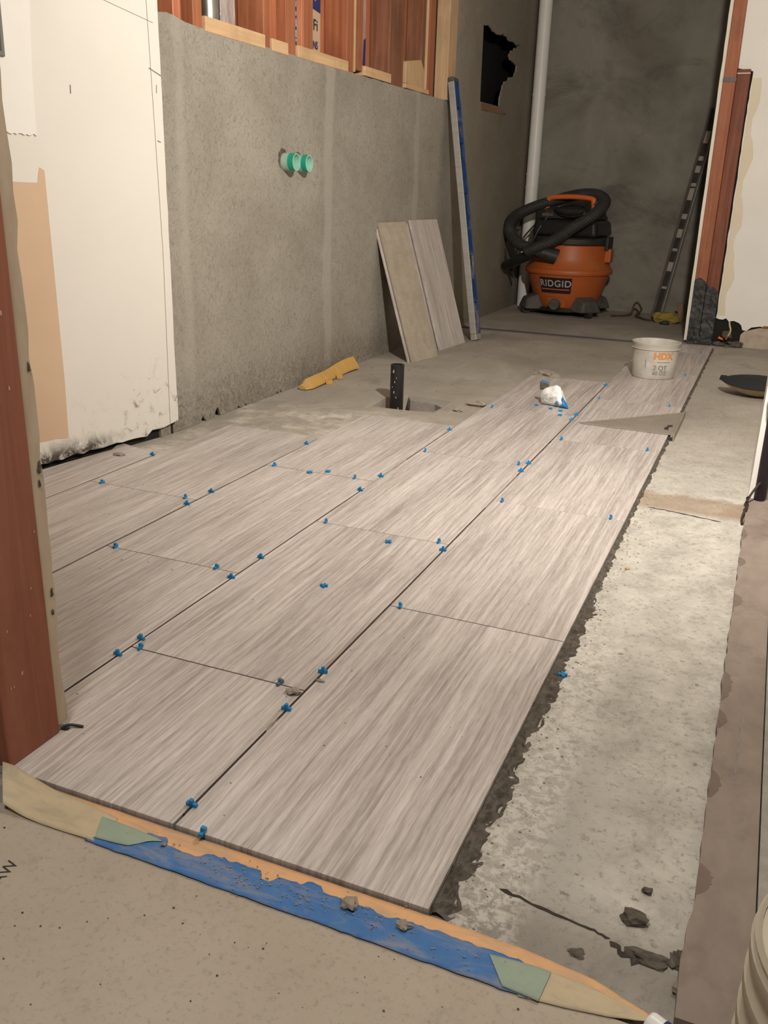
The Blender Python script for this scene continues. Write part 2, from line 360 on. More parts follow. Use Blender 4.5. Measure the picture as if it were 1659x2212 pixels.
def wloc(o):
    l = Vector((0, 0, 0))
    while o is not None: l += o.location; o = o.parent
    return l
def put(name, g, mat, parent=None, origin=None, smooth=False, bevel=0, seg=2, kind=None, label=None):
    base = wloc(parent) if parent else Vector((0, 0, 0)); org = Vector(origin) if origin is not None else base
    me = bpy.data.meshes.new(name); me.from_pydata([tuple(Vector(v)-org) for v in g.v], [], g.f)
    bm = bmesh.new(); bm.from_mesh(me); bmesh.ops.recalc_face_normals(bm, faces=bm.faces[:]); bm.to_mesh(me); bm.free()
    me.materials.append(mat); me.update()
    o = bpy.data.objects.new(name, me); COL.objects.link(o); o.location = org-base
    if parent: o.parent = parent
    if smooth:
        for p in me.polygons: p.use_smooth = True
        me.set_sharp_from_angle(angle=radians(42))
    if bevel:
        b = o.modifiers.new('bevel', 'BEVEL'); b.width = bevel; b.segments = seg; b.limit_method = 'ANGLE'; b.angle_limit = radians(40)
    if kind: o['kind'] = kind
    if label: o['label'] = label
    return o
def tag(o, label, cat, group=None):
    o['label'] = label; o['category'] = cat
    if group: o['group'] = group
    return o
def thing(name, loc, label, cat, group=None):
    o = bpy.data.objects.new(name, None); COL.objects.link(o); o.location = loc; o.empty_display_size = .05
    return tag(o, label, cat, group)
def rag(n, amp, seed): return [amp*(noise.noise(Vector((i*.73, seed*5.3, .2)))+.6*noise.noise(Vector((i*2.1, seed*2.2, 1.2)))) for i in range(n)]
def text2d(s, size, align='CENTER', sp=1.0, ex=0):
    cu = bpy.data.curves.new('t', 'FONT'); cu.body = s; cu.size = size; cu.align_x = align; cu.align_y = 'CENTER'; cu.space_character = sp; cu.offset = ex
    o = bpy.data.objects.new('t', cu); COL.objects.link(o)
    me = o.to_mesh(); vs = [(v.co.x, v.co.y) for v in me.vertices]; fs = [tuple(p.vertices) for p in me.polygons]
    o.to_mesh_clear(); bpy.data.objects.remove(o); bpy.data.curves.remove(cu); return vs, fs

# ================================================================== STRUCTURE
W_, L_ = .3075, .63544
ZS = -.012
# ---- floor slab with the drain pit
pit = [(-.972, 2.074), (-.984, 2.226), (-.93, 2.306), (-.84, 2.298), (-.758, 2.284), (-.752, 2.19), (-.757, 2.098), (-.85, 2.078)]
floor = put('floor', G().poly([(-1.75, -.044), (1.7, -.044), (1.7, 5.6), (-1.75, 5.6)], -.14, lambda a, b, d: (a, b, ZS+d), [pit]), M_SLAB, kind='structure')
put('pit_bottom', G().box(-1.0, -.73, 2.05, 2.33, -.075, -.066), M_SOIL, floor)
put('pit_edge', G().poly([(-.93, 2.312), (-.75, 2.292), (-.752, 2.19), (-.80, 2.235), (-.90, 2.252)], -.04, lambda a, b, d: (a, b, -.018+d*(1 if d else 0))), M_GSLAB, floor)
# ---- floor tiles (columns of running bond)
def tile(poly, thick=.0105, drop=0):
    c = (min(a for a, b in poly), min(b for a, b in poly))
    g = G().poly(poly, -thick, lambda a, b, d: (a, b, d-drop))
    return put('tile', g, M_TILE, floor, origin=(c[0], c[1], 0), bevel=.0003, seg=1)
def rect(x0, x1, y0, y1): return [(x0, y0), (x1, y0), (x1, y1), (x0, y1)]
gx, gy = .0019, .0011
def column(i, joints, y0, y1):
    ys = [y0]+[j for j in joints if y0 < j < y1]+[y1]
    for k in range(len(ys)-1):
        a = ys[k]+(gy if k else 0); b = ys[k+1]-(gy if k < len(ys)-2 else 0)
        tile(rect(-(i+1)*W_+gx, -i*W_-(gx if i else 0), a, b), drop=random.uniform(0, .0006))
column(0, [k*L_ for k in range(1, 7)], .0, 4.06)
column(1, [.3194+k*L_ for k in range(0, 4)], .0, 2.861)
tile(rect(-2*W_-.004, -2*W_-gx, 0.0, .3))
column(2, [k*L_+.003 for k in range(1, 3)], .112, 1.909)
column(3, [.3194+L_*k for k in range(1, 2)], .112, 1.588)
dw0, dw1 = Vector((-1.402, .978)), Vector((-1.327, 1.459)); dd = (dw1-dw0).normalized(); dnrm = Vector((dd.y, -dd.x))
def dwx(y): return dw0.x+(y-dw0.y)*dd.x/dd.y
tile([(dwx(.112)+.012, .112), (-4*W_-gx, .112), (-4*W_-gx, .634), (dwx(.634)+.012, .634)])
tile([(dwx(.637)+.012, .637), (-4*W_-gx, .637), (-4*W_-gx, 1.222), (dwx(1.27)-.030, 1.270), (dwx(1.2)+.006, 1.2)])
put('joint_bed', G().box(-1.24, -.004, .02, 1.215, ZS+.0005, -.0009).box(-1.215, -.85, 1.21, 1.565, ZS+.0005, -.0009).box(-.91, -.004, 1.5, 1.88, ZS+.0005, -.0009).box(-.60, -.004, 1.85, 2.83, ZS+.0005, -.0009).box(-.30, -.004, 2.8, 4.03, ZS+.0005, -.0009), M_GROUT, floor)
# dark mortar squeezed out along the bare right edge of the tiles
g = G(); nx, ny = 7, 560
for j in range(ny+1):
    y = .004+4.04*j/ny
    wd = .012+.020*abs(noise.noise(Vector((y*7, 3, 0))))+.016*(noise.noise(Vector((y*26, 1, 0)))+.5)
    wd *= 1-.62*min(1, max(0, (y-.55)/.8))
    for i in range(nx+1):
        t = i/nx; x = .0008+wd*t
        z = ZS-.001+(.0065*(1-t)**.8+.006*(noise.noise(Vector((x*190, y*150, 2)))))*(1 if t < .99 else 0)
        g.v.append((x, y, min(z, -.0022)))
k = nx+1
g.f = [(j*k+i, j*k+i+1, (j+1)*k+i+1, (j+1)*k+i) for j in range(ny) for i in range(nx)]
put('mortar_bead', g, M_MORT, floor, kind='stuff')
# cracks and low ridges in the bare slab beside the threshold
def crack(pts, wd, seed):
    g = G(); n = len(pts); P = [Vector(p) for p in pts]; q = []
    for i in range(n-1):
        for t in range(6): q.append(P[i].lerp(P[i+1], t/6))
    q.append(P[-1]); l = []; r = []
    for i, p in enumerate(q):
        d = (q[min(i+1, len(q)-1)]-q[max(i-1, 0)]).normalized(); nn = Vector((-d.y, d.x)); e = noise.noise(Vector((i*.9, seed, 0)))
        ww = wd*(.35+.9*abs(noise.noise(Vector((i*.6, seed, 4)))))*(0.15 if i in (0, len(q)-1) else 1)
        c = p+nn*e*wd*1.4; l.append((*(c+nn*ww), ZS+.0008)); r.append((*(c-nn*ww), ZS+.0008))
    m_ = len(q); g.v = l+r; g.f = [(i, i+1, m_+i+1, m_+i) for i in range(m_-1)]
    return g
put('crack', crack([(.055, .07), (.10, .062), (.15, .055), (.175, .05)], .0032, 1), M_GROUT, floor)
put('crack', crack([(.175, .047), (.2, .03), (.225, .038), (.243, .045)], .0062, 2), M_GROUT, floor)
put('crack', crack([(.03, 1.43), (.08, 1.425), (.15, 1.41), (.2, 1.40)], .0035, 3), M_GROUT, floor)
# brown strip right of the slab, with a pencil line
e = rag(70, .0035, 3)
left = [(.247+e[i]-(.004 if i < 6 else 0), -.03+1.61*i/69) for i in range(70)]
put('sill_strip', G().poly(left+[(.306, 1.58), (.306, -.03)], .013, lambda a, b, d: (a, b, ZS+.0005+d)), M_BRNSTRIP, floor, label='brown skim coated strip of floor right of the bare slab')
put('pencil_line', G().add([(.2738, .35, .0018), (.2765, .35, .0018), (.2778, .63, .0018), (.2766, .63, .0018)], [(0, 1, 2, 3)]), M_PENCIL, floor)
for k, (yy, w_, l_) in enumerate([(1.13, .012, .05), (.93, .014, .06), (.60, .013, .09), (.50, .010, .05), (.34, .012, .06), (.16, .014, .05), (1.30, .009, .07)]):
    ee = rag(24, .004, 80+k)
    put('mud_patch', G().poly([(.2475+(w_+ee[i])*max(.05, abs(sin(pi*i/23)))**.6, yy-l_/2+l_*i/23) for i in range(24)]+[(.247, yy+l_/2), (.247, yy-l_/2)], .0006, lambda a, b, d: (a, b, .0012+d)), pm('dark_mud', (.140, .108, .090), (.175, .138, .114), (30, 30, 30), .9, .4) if k == 0 else bpy.data.materials['dark_mud'], floor)
put('side_ledge', G().box(.3075, .62, -.03, 1.58, ZS+.001, .004), M_GSLAB, floor)
put('door_strip', G().poly([(-1.335, 4.052), (-.31, 4.048), (-.31, 4.085), (-1.335, 4.092)], .004, lambda a, b, d: (a, b, ZS+.0003+d)), M_STRIP, floor, label='blue grey rubber strip across the doorway to the back room')
put('hole_edge', G().lump((.212, .040, ZS-.0035), .017, (1.3, .6, .25), 5, 3), M_MORT, floor)
put('hole_edge', G().lump((.240, .050, ZS-.003), .011, (.8, 1.2, .4), 6, 3), M_MORT, floor)
put('hole_edge', G().lump((.148, .018, ZS-.003), .009, (1.1, .8, .3), 9, 3), M_MORT, floor)

# ---- hall floor covered with protection board
hall = put('floor_hall', G().box(-1.7, 1.7, -2.2, -.044, -.15, -.0128), M_SLAB, kind='structure')

# ---- left wall: grey mortar coat, studs and boards above it, drywall near the door
n1 = 90; e = [noise.noise(Vector((i*.17, 4.4, 0)))+.5*noise.noise(Vector((i*.7, 1.4, 3))) for i in range(n1)]
bot = [(1.40+.80*i/(n1-1), ZS+.001+max(0, e[i]-.22)*.055 if i > 6 else ZS) for i in range(n1)]
et = rag(60, .003, 8)
top = [(3.83-(3.83-1.40)*i/59, 1.094+et[i]+(.012*math.exp(-((3.83-(2.43)*i/59-1.53)/.05)**2))) for i in range(60)]
win = [(4.269, 1.497), (4.41, 1.50), (4.552, 1.492), (4.62, 1.508), (4.706, 1.503), (4.78, 1.49), (4.853, 1.50), (4.997, 1.498), (4.90, 1.468), (4.817, 1.451), (4.777, 1.419), (4.83, 1.405), (4.955, 1.394), (4.93, 1.35), (4.905, 1.32), (4.84, 1.315), (4.774, 1.289), (4.687, 1.254), (4.653, 1.203), (4.659, 1.144), (4.282, 1.139)]
win2 = []
for i in range(len(win)):
    a, b = Vector(win[i]), Vector(win[(i+1) % len(win)]); ns = 1 if i >= 19 else 4
    for t in range(ns):
        p = a.lerp(b, t/ns)
        if ns > 1 and t: p += Vector((random.uniform(-.012, .012), random.uniform(-.01, .01)))
        win2.append(tuple(p))
outer = bot+[(2.3, ZS), (5.39, ZS), (5.39, 2.42), (3.83, 2.42)]+top
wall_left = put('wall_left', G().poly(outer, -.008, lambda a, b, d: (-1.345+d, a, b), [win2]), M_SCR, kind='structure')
put('wall_backing', G().box(-1.52, -1.49, 1.3, 5.5, ZS, 2.42).box(-1.419, -1.416, 1.38, 3.8, ZS, 1.05), M_DARK, wall_left)
put('window_sill', G().poly([(4.285, 1.137), (4.66, 1.142), (4.80, 1.112), (4.293, 1.098)], -.05, lambda a, b, d: (-1.342+d, a, b)), mat_wood('brown_sill_wood', (.23, .13, .08), (.30, .18, .11), 'y'), wall_left, bevel=.002)
def stud(y0, y1, x0, x1, z0, z1, m, nm='stud'): return put(nm, G().box(x1, x0, y0, y1, z0, z1), m, wall_left, bevel=.002, seg=1)
ZT = 2.42
for y0, y1, m_ in [(1.35, 1.70, M_REDB), (1.70, 2.04, M_REDD), (2.04, 2.20, M_REDB), (2.20, 2.46, M_RED), (2.46, 2.80, M_REDB), (2.803, 3.09, M_REDB), (3.093, 3.30, M_REDD), (3.30, 3.56, M_RED), (3.56, 3.83, M_RED)]:
    put('sheathing_board', G().box(-1.462, -1.445, y0+.001, y1-.001, 1.05, ZT), m_, wall_left)
for y0, y1, x0, z0, m_ in [(1.40, 1.535, -1.40, 1.10, M_RED), (1.574, 1.609, -1.358, 1.09, M_REDB), (1.612, 1.655, -1.385, 1.085, M_REDD), (1.658, 1.702, -1.352, 1.085, M_RED), (2.037, 2.077, -1.350, 1.08, M_RED), (2.105, 2.180, -1.385, 1.12, M_REDB), (2.184, 2.250, -1.352, 1.085, M_RED), (2.300, 2.316, -1.356, 1.12, M_REDB), (2.318, 2.394, -1.362, 1.12, M_RED), (2.645, 2.705, -1.352, 1.085, M_RED), (2.709, 2.722, -1.350, 1.10, M_PINEZ), (2.724, 2.792, -1.354, 1.11, M_RED), (3.058, 3.215, -1.356, 1.085, M_BRN), (3.458, 3.50, -1.368, 1.10, M_BRN), (3.503, 3.515, -1.360, 1.10, M_PINEZ), (3.517, 3.585, -1.354, 1.09, M_RED), (3.588, 3.618, -1.372, 1.09, M_BRN)]:
    stud(y0, y1, x0, -1.444, z0, ZT, m_)
put('brace', G().obox((-1.40, 3.13, 1.21), (0, .07, .02), (0, .26, .75), (-.03, 0, 0)), M_BRN, wall_left, bevel=.002)
stud(3.66, 3.83, -1.40, -1.444, 1.08, ZT, M_DARK, 'dark_gap')
put('corner_trim', G().box(-1.42, -1.336, 3.725, 3.835, 1.095, ZT), M_PINEZ, wall_left, bevel=.003)
for y0, y1, z0, z1 in [(1.704, 2.035, 1.088, 1.127), (2.079, 2.183, 1.088, 1.124), (2.252, 2.643, 1.092, 1.128), (2.794, 3.056, 1.097, 1.131), (3.217, 3.502, 1.097, 1.115)]:
    put('sill_plate', G().box(-1.444, -1.343, y0, y1, z0, z1), M_PINE, wall_left, bevel=.002)
put('nailer_block', G().poly([(3.236, 1.118), (3.24, 1.19), (3.245, 1.203), (3.415, 1.228), (3.455, 1.19), (3.456, 1.112)], -.03, lambda a, b, d: (-1.352+d, a, b)), M_PINEZ, wall_left, bevel=.002, label='pale pine block between red studs')
put('duct', G().cyl((-1.398, 1.80, 1.127), (-1.398, 1.80, ZT), .036, n=28), M_GALV, wall_left, smooth=True, label='galvanised round duct between red studs')
def foil(y0, y1, x, z0, m_, nm='foil_strip', amp=.008):
    g = G(); nyy, nzz = 8, 60
    for j in range(nzz+1):
        for i in range(nyy+1):
            y = y0+(y1-y0)*i/nyy; z = z0+(ZT-z0)*j/nzz
            g.v.append((x+amp*noise.noise(Vector((y*40, z*14, x*9)))+amp*.8*sin(i/nyy*pi), y, z))
    k = nyy+1; g.f = [(j*k+i, j*k+i+1, (j+1)*k+i+1, (j+1)*k+i) for j in range(nzz) for i in range(nyy)]
    return put(nm, g, m_, wall_left, smooth=True)
foil(1.838, 1.955, -1.405, 1.127, M_FOIL)
f2 = foil(2.252, 2.298, -1.372, 1.122, pm('bluish_foil', (.45, .52, .60), (.80, .83, .86), (30, 30, 8), .25, .9, .7, 5, .5, None, .01))
lab = put('insulation_facing', G().box(-1.371, -1.369, 2.396, 2.462, 1.125, ZT), pm('tan_kraft_paper', (.46, .33, .23), (.52, .38, .27), (12, 12, 12), .7, .1), wall_left, label='tan printed paper strip between studs')
lab2 = put('insulation_facing', G().box(-1.374, -1.372, 2.797, 2.856, 1.120, ZT), pm('pinkish_film', (.36, .22, .18), (.45, .30, .26), (12, 12, 12), .4, .3), wall_left)
M_NAVY = pm('navy_print', (.018, .022, .11), (.03, .035, .14), (30, 30, 30), .6, 0)
def wall_text(s, size, y, z, x, mt, par, sx=1):
    vs, fs = text2d(s, size, 'LEFT', 1.0, .0006)
    return put('lettering', G().add([(x, y+a*sx, z+b) for a, b in vs], fs), mt, par)
wall_text('INS', .034, 2.397, 1.150, -1.3665, M_NAVY, lab, .85); wall_text('Fi', .048, 2.404, 1.212, -1.3665, M_INK, lab, 1.1)
put('print_band', G().poly([(2.399, 1.262), (2.458, 1.255), (2.461, 1.40), (2.44, 1.32), (2.425, 1.285), (2.411, 1.29), (2.405, 1.40), (2.398, 1.40)], .001, lambda a, b, d: (-1.3675+d, a, b)), M_NAVY, lab)
put('print_band', G().poly([(2.83, 1.14), (2.853, 1.13), (2.855, 1.235), (2.838, 1.225)], .001, lambda a, b, d: (-1.3712+d, a, b)).box(-1.3712, -1.3702, 2.825, 2.853, 1.121, 1.131), M_NAVY, lab2)
for i, (z, h) in enumerate([(1.130, .012), (1.150, .004), (1.176, .010), (1.210, .008), (1.232, .012), (1.262, .009), (1.285, .004)]):
    put('print_mark', G().box(-1.3615, -1.3605, 2.256, 2.272, z, z+h), M_NAVY, f2)
# drywall panel at the door end
def DW(s_, z, d): p = dw0+dd*s_-dnrm*(-d); return (dw0.x+dd.x*s_+dnrm.x*d, dw0.y+dd.y*s_+dnrm.y*d, z)
nb = 60; eb = rag(nb, .012, 4)
botl = [(-.86+1.335*i/(nb-1), .010+max(-.006, eb[i]*.45)+(.010 if i > nb-6 else 0)) for i in range(nb)]
er = rag(50, .0025, 9)
rgt = [(.489+er[i], .030+2.37*i/49) for i in range(50)]
dry = put('drywall_panel', G().poly(botl[:-1]+rgt+[(-.86, 2.40)], -.0127, DW), M_DRY, wall_left, label='white scuffed drywall sheet left of the grey mortar wall')
ep = rag(16, .006, 11)
put('plaster_patch', G().poly([(-.3, .775)]+[(-.02+.1*i/15, .781+ep[i]) for i in range(16)]+[(.083, .90), (.094, 1.05), (.10, 2.39), (-.3, 2.39)], .004, lambda a, b, d: DW(a, b, d+.0002)), M_PATCH, dry)
put('tan_patch', G().poly([(-.6, .072), (-.1, .068), (.05, .066), (.093, .060), (.097, .2), (.096, .5), (.095, .705), (.082, .712), (.076, .695), (.073, .678), (-.1, .680), (-.6, .685)], .0006, lambda a, b, d: DW(a, b, d+.0002)), M_TAN, dry, label='tan painted rectangle on white drywall')
def dline(s0, z0, s1, z1, wd=.0009):
    d = (Vector((s1, z1))-Vector((s0, z0))).normalized()*wd; nn = Vector((-d.y, d.x))
    q = [(s0+nn.x, z0+nn.y), (s0-nn.x, z0-nn.y), (s1-nn.x, z1-nn.y), (s1+nn.x, z1+nn.y)]
    return put('pencil_mark', G().add([DW(a, b, .0008) for a, b in q], [(0, 1, 2, 3)]), M_PENCIL, dry)
dline(.455, .02, .463, .5, .0006); dline(.463, .5, .447, 1.3, .0006); dline(.19, .878, .191, .897, .0014); dline(.447, .962, .488, .948, .0013); dline(.464, .79, .476, .787, .0011); dline(.47, .905, .471, .925, .001); dline(.30, 1.095, .47, 1.068, .0005)
put('base_void', G().poly([(-.86, ZS), (.482, ZS), (.482, .12), (-.86, .12)], -.004, lambda a, b, d: DW(a, b, d-.016)), M_DARK, wall_left)
ebx = thing('electrical_box', DW(-.06, 1.02, .004), 'grey metal electrical box face at the top left on white drywall', 'electrical box')
put('box_face', G().poly([(-.14, .934), (.013, .934), (.016, 1.13), (-.14, 1.13)], .006, lambda a, b, d: DW(a, b, d+.0045)), M_BOXM, ebx, bevel=.002)
put('cover_lip', G().poly([(-.13, .945), (.004, .945), (.006, 1.12), (-.13, 1.12)], .002, lambda a, b, d: DW(a, b, d+.0107)), M_GRAYP, ebx, bevel=.001)

# ---- back room wall
put('wall_back', G().box(-1.6, 1.7, 5.37, 5.45, ZS-.001, 2.42), M_BACK, kind='structure')
# ---- partition at the far right, with the tarred door post
part = put('wall_partition', G().box(-.018, 1.7, 4.215, 4.30, ZS, 2.42).box(-.13, -.018, 4.235, 4.30, ZS, 2.42), M_DARK, kind='structure')
es = rag(40, .002, 21)
put('drywall_edge', G().poly([(-.152+es[i], .004+2.4*i/39) for i in range(40)]+[(-.1375, 2.404), (-.1375, .004)], .10, lambda a, b, d: (a, 4.192+d, b)), M_DRYC, part, label='white cut drywall edge beside the red studs')
put('stud', G().box(-.1365, -.0795, 4.186, 4.234, ZS+.002, 2.4), M_RED, part, bevel=.003)
put('stud', G().box(-.0785, -.0195, 4.180, 4.234, ZS+.002, 1.256), M_REDD, part, bevel=.004)
put('strap', G().box(-.1375, -.0785, 4.181, 4.1855, 1.205, 1.222), M_BLK, part)
put('strap', G().box(-.0775, -.02, 4.174, 4.1795, 1.236, 1.240), M_DRYC, part)
g = G(); nn1, nn2 = 26, 40
for j in range(nn2+1):
    for i in range(nn1+1):
        t = i/nn1; zt = .302+.012*sin(t*9)-.075*max(0, t-.45)*1.6+.01*noise.noise(Vector((t*9, 2, 1)))
        z = ZS+.002+(zt-ZS)*j/nn2; x = -.1372+.122*t
        yb = (4.1845-.006*(1 if x > -.079 else 0)) if j > nn2*.1 else 4.1795
        g.v.append((x, yb-.002-.005*abs(noise.noise(Vector((x*38, z*30, 3))))-.003*abs(noise.noise(Vector((x*90, z*110, 1)))), z))
k = nn1+1; g.f = [(j*k+i, j*k+i+1, (j+1)*k+i+1, (j+1)*k+i) for j in range(nn2) for i in range(nn1)]
put('tar_paper', g, M_TAR, part, smooth=True, label='crinkled black tar paper wrapping the foot of the post')
el = rag(40, .004, 31); eb2 = rag(40, .010, 33)
lf = [(-.017+el[i]-(.0605 if i > 25 else 0), 2.4-(2.4-.125)*(39-i)/39) for i in range(40)]
lf = [(-.012+el[i], .128+1.12*i/39) for i in range(40)]+[(-.078, 1.262), (-.082, 2.4)]
bt = [(.0, .12), (.02, .118), (.036, .126), (.05, .112), (.075, .116), (.10, .107), (.112, .096), (.12, .074), (.14, .072), (.16, .09), (.2, .098), (.23, .092), (.26, .096), (1.6, .09)]
put('drywall_panel', G().poly([(-.012, .125)]+bt+[(1.6, 2.4)]+lf[::-1][:-1], .014, lambda a, b, d: (a, 4.2005+d, b)), M_PATCH, part, label='white patched drywall right of the red post')
ec = rag(30, .010, 41)
put('bare_paper_patch', G().poly([(-.006, .14)]+[(-.006, 1.22)]+[(.030+ec[i]+.012*sin(i*.8), 1.22-1.0*i/29) for i in range(30)]+[(.03, .14)], .0006, lambda a, b, d: (a, 4.1995+d-.0008, b)), pm('cream_gypsum_paper', (.68, .60, .46), (.72, .64, .50), (8, 8, 8), .8, .05), part)
put('plaster_base', G().poly([(.115, ZS), (.115, .05), (.13, .068), (.2, .09), (1.6, .085), (1.6, ZS)], .01, lambda a, b, d: (a, 4.203+d, b)), pm('crumbling_plaster', (.48, .42, .35), (.36, .29, .23), (22, 22, 22), .9, .5, 0, 6, .2, None, .004), part)
put('brick_piece', G().box(.214, .30, 4.196, 4.204, .092, .102), M_RUST, part)
put('rubble', G().lump((.02, 4.185, ZS), .022, (1.3, .8, .6), 61).lump((.06, 4.17, ZS), .016, (1.2, .8, .5), 62).lump((.10, 4.185, ZS), .03, (1.2, .7, .6), 63).lump((.05, 4.205, .028), .025, (1, .4, .8), 64), M_MORT, part, kind='stuff')
wr = put('electrical_wire', G().tube([(.052, 4.212, .118), (.058, 4.19, .095), (.066, 4.185, .07), (.06, 4.188, .045), (.05, 4.192, .028)], .0042, 8), pm('ivory_cable', (.60, .50, .28), (.55, .45, .25), (30, 30, 30), .5, 0), part)
put('wire_nut', G().cyl((.014, 4.19, .030), (.036, 4.187, .022), .007, .0045, 10), M_ORGH, wr)
put('wire_nut', G().cyl((.056, 4.19, .042), (.05, 4.188, .022), .0065, .0045, 10), M_RUST, wr)

# ---- stub wall end on the right (drywall cut edge)
stub = put('wall_right', G().box(.2665, .355, 1.603, 1.93, ZS, 2.42), M_SCRAPW, kind='structure')
e1, e2 = rag(60, .0012, 51), rag(60, .0035, 52)
put('drywall_edge', G().poly([(.2495+e1[i]*.6, ZS+.001+2.40*i/59) for i in range(60)]+[(.2632+e2[i], ZS+.001+2.40*i/59) for i in range(59, -1, -1)], .33, lambda a, b, d: (a, 1.597+d, b)), M_PATCH, stub, label='white ragged drywall edge at the end of the stub wall')
put('end_board', G().box(.268, .352, 1.594, 1.602, ZS+.001, 2.4), M_BRNSTRIP, stub)

# ---- doorway: jamb on the left, hall walls, ceiling
jw = put('wall_doorway', G().box(-1.7, -.592, .0005, .0895, ZS, 2.42), M_DARK, kind='structure')
put('jamb_stud', G().box(-.590, -.550, .0, .0885, -.0005, 2.4), M_JAMB, jw, bevel=.002, label='red stained jamb stud with plaster splashes')
ej = rag(80, .004, 71)
ey = rag(80, .0045, 72)
put('drywall_edge', G().poly([(.0905, .008+2.38*i/79) for i in range(80)]+[(.1065+ey[i]+(.003 if 28 > i > 4 else 0), .008+2.38*i/79) for i in range(79, -1, -1)], -.5, lambda a, b, d: (-.5535+d, a, b)), pm('tan_gypsum_edge', (.40, .32, .235), (.50, .42, .32), (40, 40, 10), .85, .3, 0, 6, .2, None, .004), jw, label='tan torn drywall edge behind the red jamb')
gp = G()
for z, y, r_ in [(.352, .1045, .0028), (.19, .103, .0022), (.165, .101, .0016), (.475, .1045, .0020), (.335, .102, .0018)]:
    gp.lump((-.5525, y, z), r_, (.4, .8, 2.6), int(z*100), 3, 1.1)
put('chip', gp, M_MORT, jw, kind='stuff')
gp = G()
for i in range(16): gp.lump((-.5496, .012+random.random()*.07, .05+random.random()*.5), 0.0008+random.random()*.0016, (.12, .8, 1.8), i, 1)
put('plaster_splash', gp, pm('pale_splash', (.42, .27, .22), (.5, .36, .30), (50, 50, 50), .8, 0), jw, kind='stuff')
put('shim', G().tube([(-.553, .094, .001), (-.546, .100, .005), (-.539, .106, .003), (-.530, .110, .001)], .0022, 6, 4).lump((-.549, .098, -.001), .006, (1, .8, .6), 8), M_BLKD, jw)
hr = put('wall_hall', G().box(.36, 1.7, -.02, .0, ZS, 2.42), M_DRYC, kind='structure')
put('ceiling', G().box(-1.7, 1.75, -.02, 5.5, 2.425, 2.45), M_CEIL, kind='structure')
put('wall_side', G().box(1.70, 1.75, -.02, 5.5, ZS, 2.42), M_DRYC, kind='structure')

# ================================================================== THINGS
# ---- hall floor board, its printing, and the tapes
hb = thing('floor_board_sheet', (-.2, -.6, -.013), 'tan floor protection board with dust covering the hall floor before the tiles', 'floor covering')
put('sheet', G().box(-1.6, 1.6, -2.1, -.046, -.0128, -.0065), M_PAPER, hb, bevel=.001)
vs_, fs_ = text2d('LAW', .020, 'CENTER')
ca, sa = cos(radians(98)), sin(radians(98))
put('lettering', G().add([(-.4275+a*ca-b*sa, -.137+a*sa+b*ca, -.0061) for a, b in vs_], fs_), M_INK, hb)
def strip(name, top, bot, z, mat, label, cat, seed=0, wrinkle=.0008, lift=None):
    n = 150; nv = 8; g = G()
    def at(poly, t):
        x = poly[0][0]+(poly[-1][0]-poly[0][0])*t
        for (a, b), (c, d) in zip(poly, poly[1:]):
            if a <= x <= c: return x, b+(d-b)*(x-a)/max(c-a, 1e-6)
        return poly[-1]
    for i in range(n+1):
        t = i/n; xa, ya = at(top, t); xb, yb = at(bot, t)
        for j in range(nv+1):
            s_ = j/nv; x = xb+(xa-xb)*s_; y = yb+(ya-yb)*s_
            zz = z+wrinkle*abs(noise.noise(Vector((x*30, y*60, seed))))
            if lift: zz += lift(x, y)
            g.v.append((x, y, zz))
    k = nv+1; g.f = [(i*k+j, i*k+j+1, (i+1)*k+j+1, (i+1)*k+j) for i in range(n) for j in range(nv)]
    o = put(name, g, mat, origin=((top[0][0]+top[-1][0])/2, top[0][1]-.02, z), smooth=True)
    so = o.modifiers.new('thick', 'SOLIDIFY'); so.thickness = .0003; so.offset = 1
    return tag(o, label, cat)
def jag(x0, x1, y, amp, n, seed): 
    r = rag(n, amp, seed); return [(x0+(x1-x0)*i/(n-1), y+r[i]) for i in range(n)]
cl = lambda x, y: .016*max(0, min(1, (-.455-x)/.08))**1.6
strip('masking_tape', [(-.552, -.0025), (-.40, -.0025), (.02, -.0025), (.10, -.004), (.17, -.012), (.222, -.030)], [(-.500, -.055), (-.45, -.058), (-.40, -.056), (.12, -.050), (.18, -.046), (.226, -.036)], -.0062, M_PEACH, 'peach masking tape laid along the front edge of the tiles across the doorway', 'tape', 1)
strip('masking_tape', [(-.556, -.0035), (-.50, -.0045), (-.43, -.007), (-.375, -.014)], [(-.505, -.056), (-.47, -.058), (-.43, -.058), (-.372, -.056)], -.0052, M_CREAM, 'cream masking tape end curling up against the red left jamb', 'tape', 2, .0016, cl)
strip('masking_tape', [(.075, -.022), (.12, -.020), (.17, -.022), (.218, -.033)], [(.11, -.060), (.15, -.055), (.19, -.048), (.224, -.038)], -.0052, M_CREAM, 'cream masking tape end at the right end of the threshold', 'tape', 3, .0012)
r1 = rag(90, .0055, 77)
tb = []
for i in range(90):
    x = -.36+.465*i/89; y = -.0195+r1[i]*.55-(.010 if (-.30 < x < -.255 or -.18 < x < -.165) else 0)+(.008 if -.135 < x < -.11 else 0)-(.004 if -.05 < x < -.03 else 0)
    if x < -.33: y = -.032
    tb.append((x, y))
strip('painters_tape', tb, jag(-.386, .118, -.0590, .0012, 60, 5), -.0046, M_BTAPE, 'long torn blue painters tape on the threshold in front of the tiles', 'tape', 4)
strip('masking_tape', [(-.392, -.0205), (-.36, -.021), (-.315, -.0235), (-.305, -.0255)], [(-.376, -.052), (-.35, -.050), (-.335, -.0475), (-.318, -.032)], -.0038, M_GTAPE, 'greenish see-through tape scrap over the left end of the blue tape', 'tape', 6)
strip('masking_tape', [(.072, -.026), (.10, -.023), (.1315, -.022)], [(.094, -.057), (.112, -.058), (.128, -.0595)], -.0038, M_GTAPE, 'greenish see-through tape scrap over the right end of the blue tape', 'tape', 7)

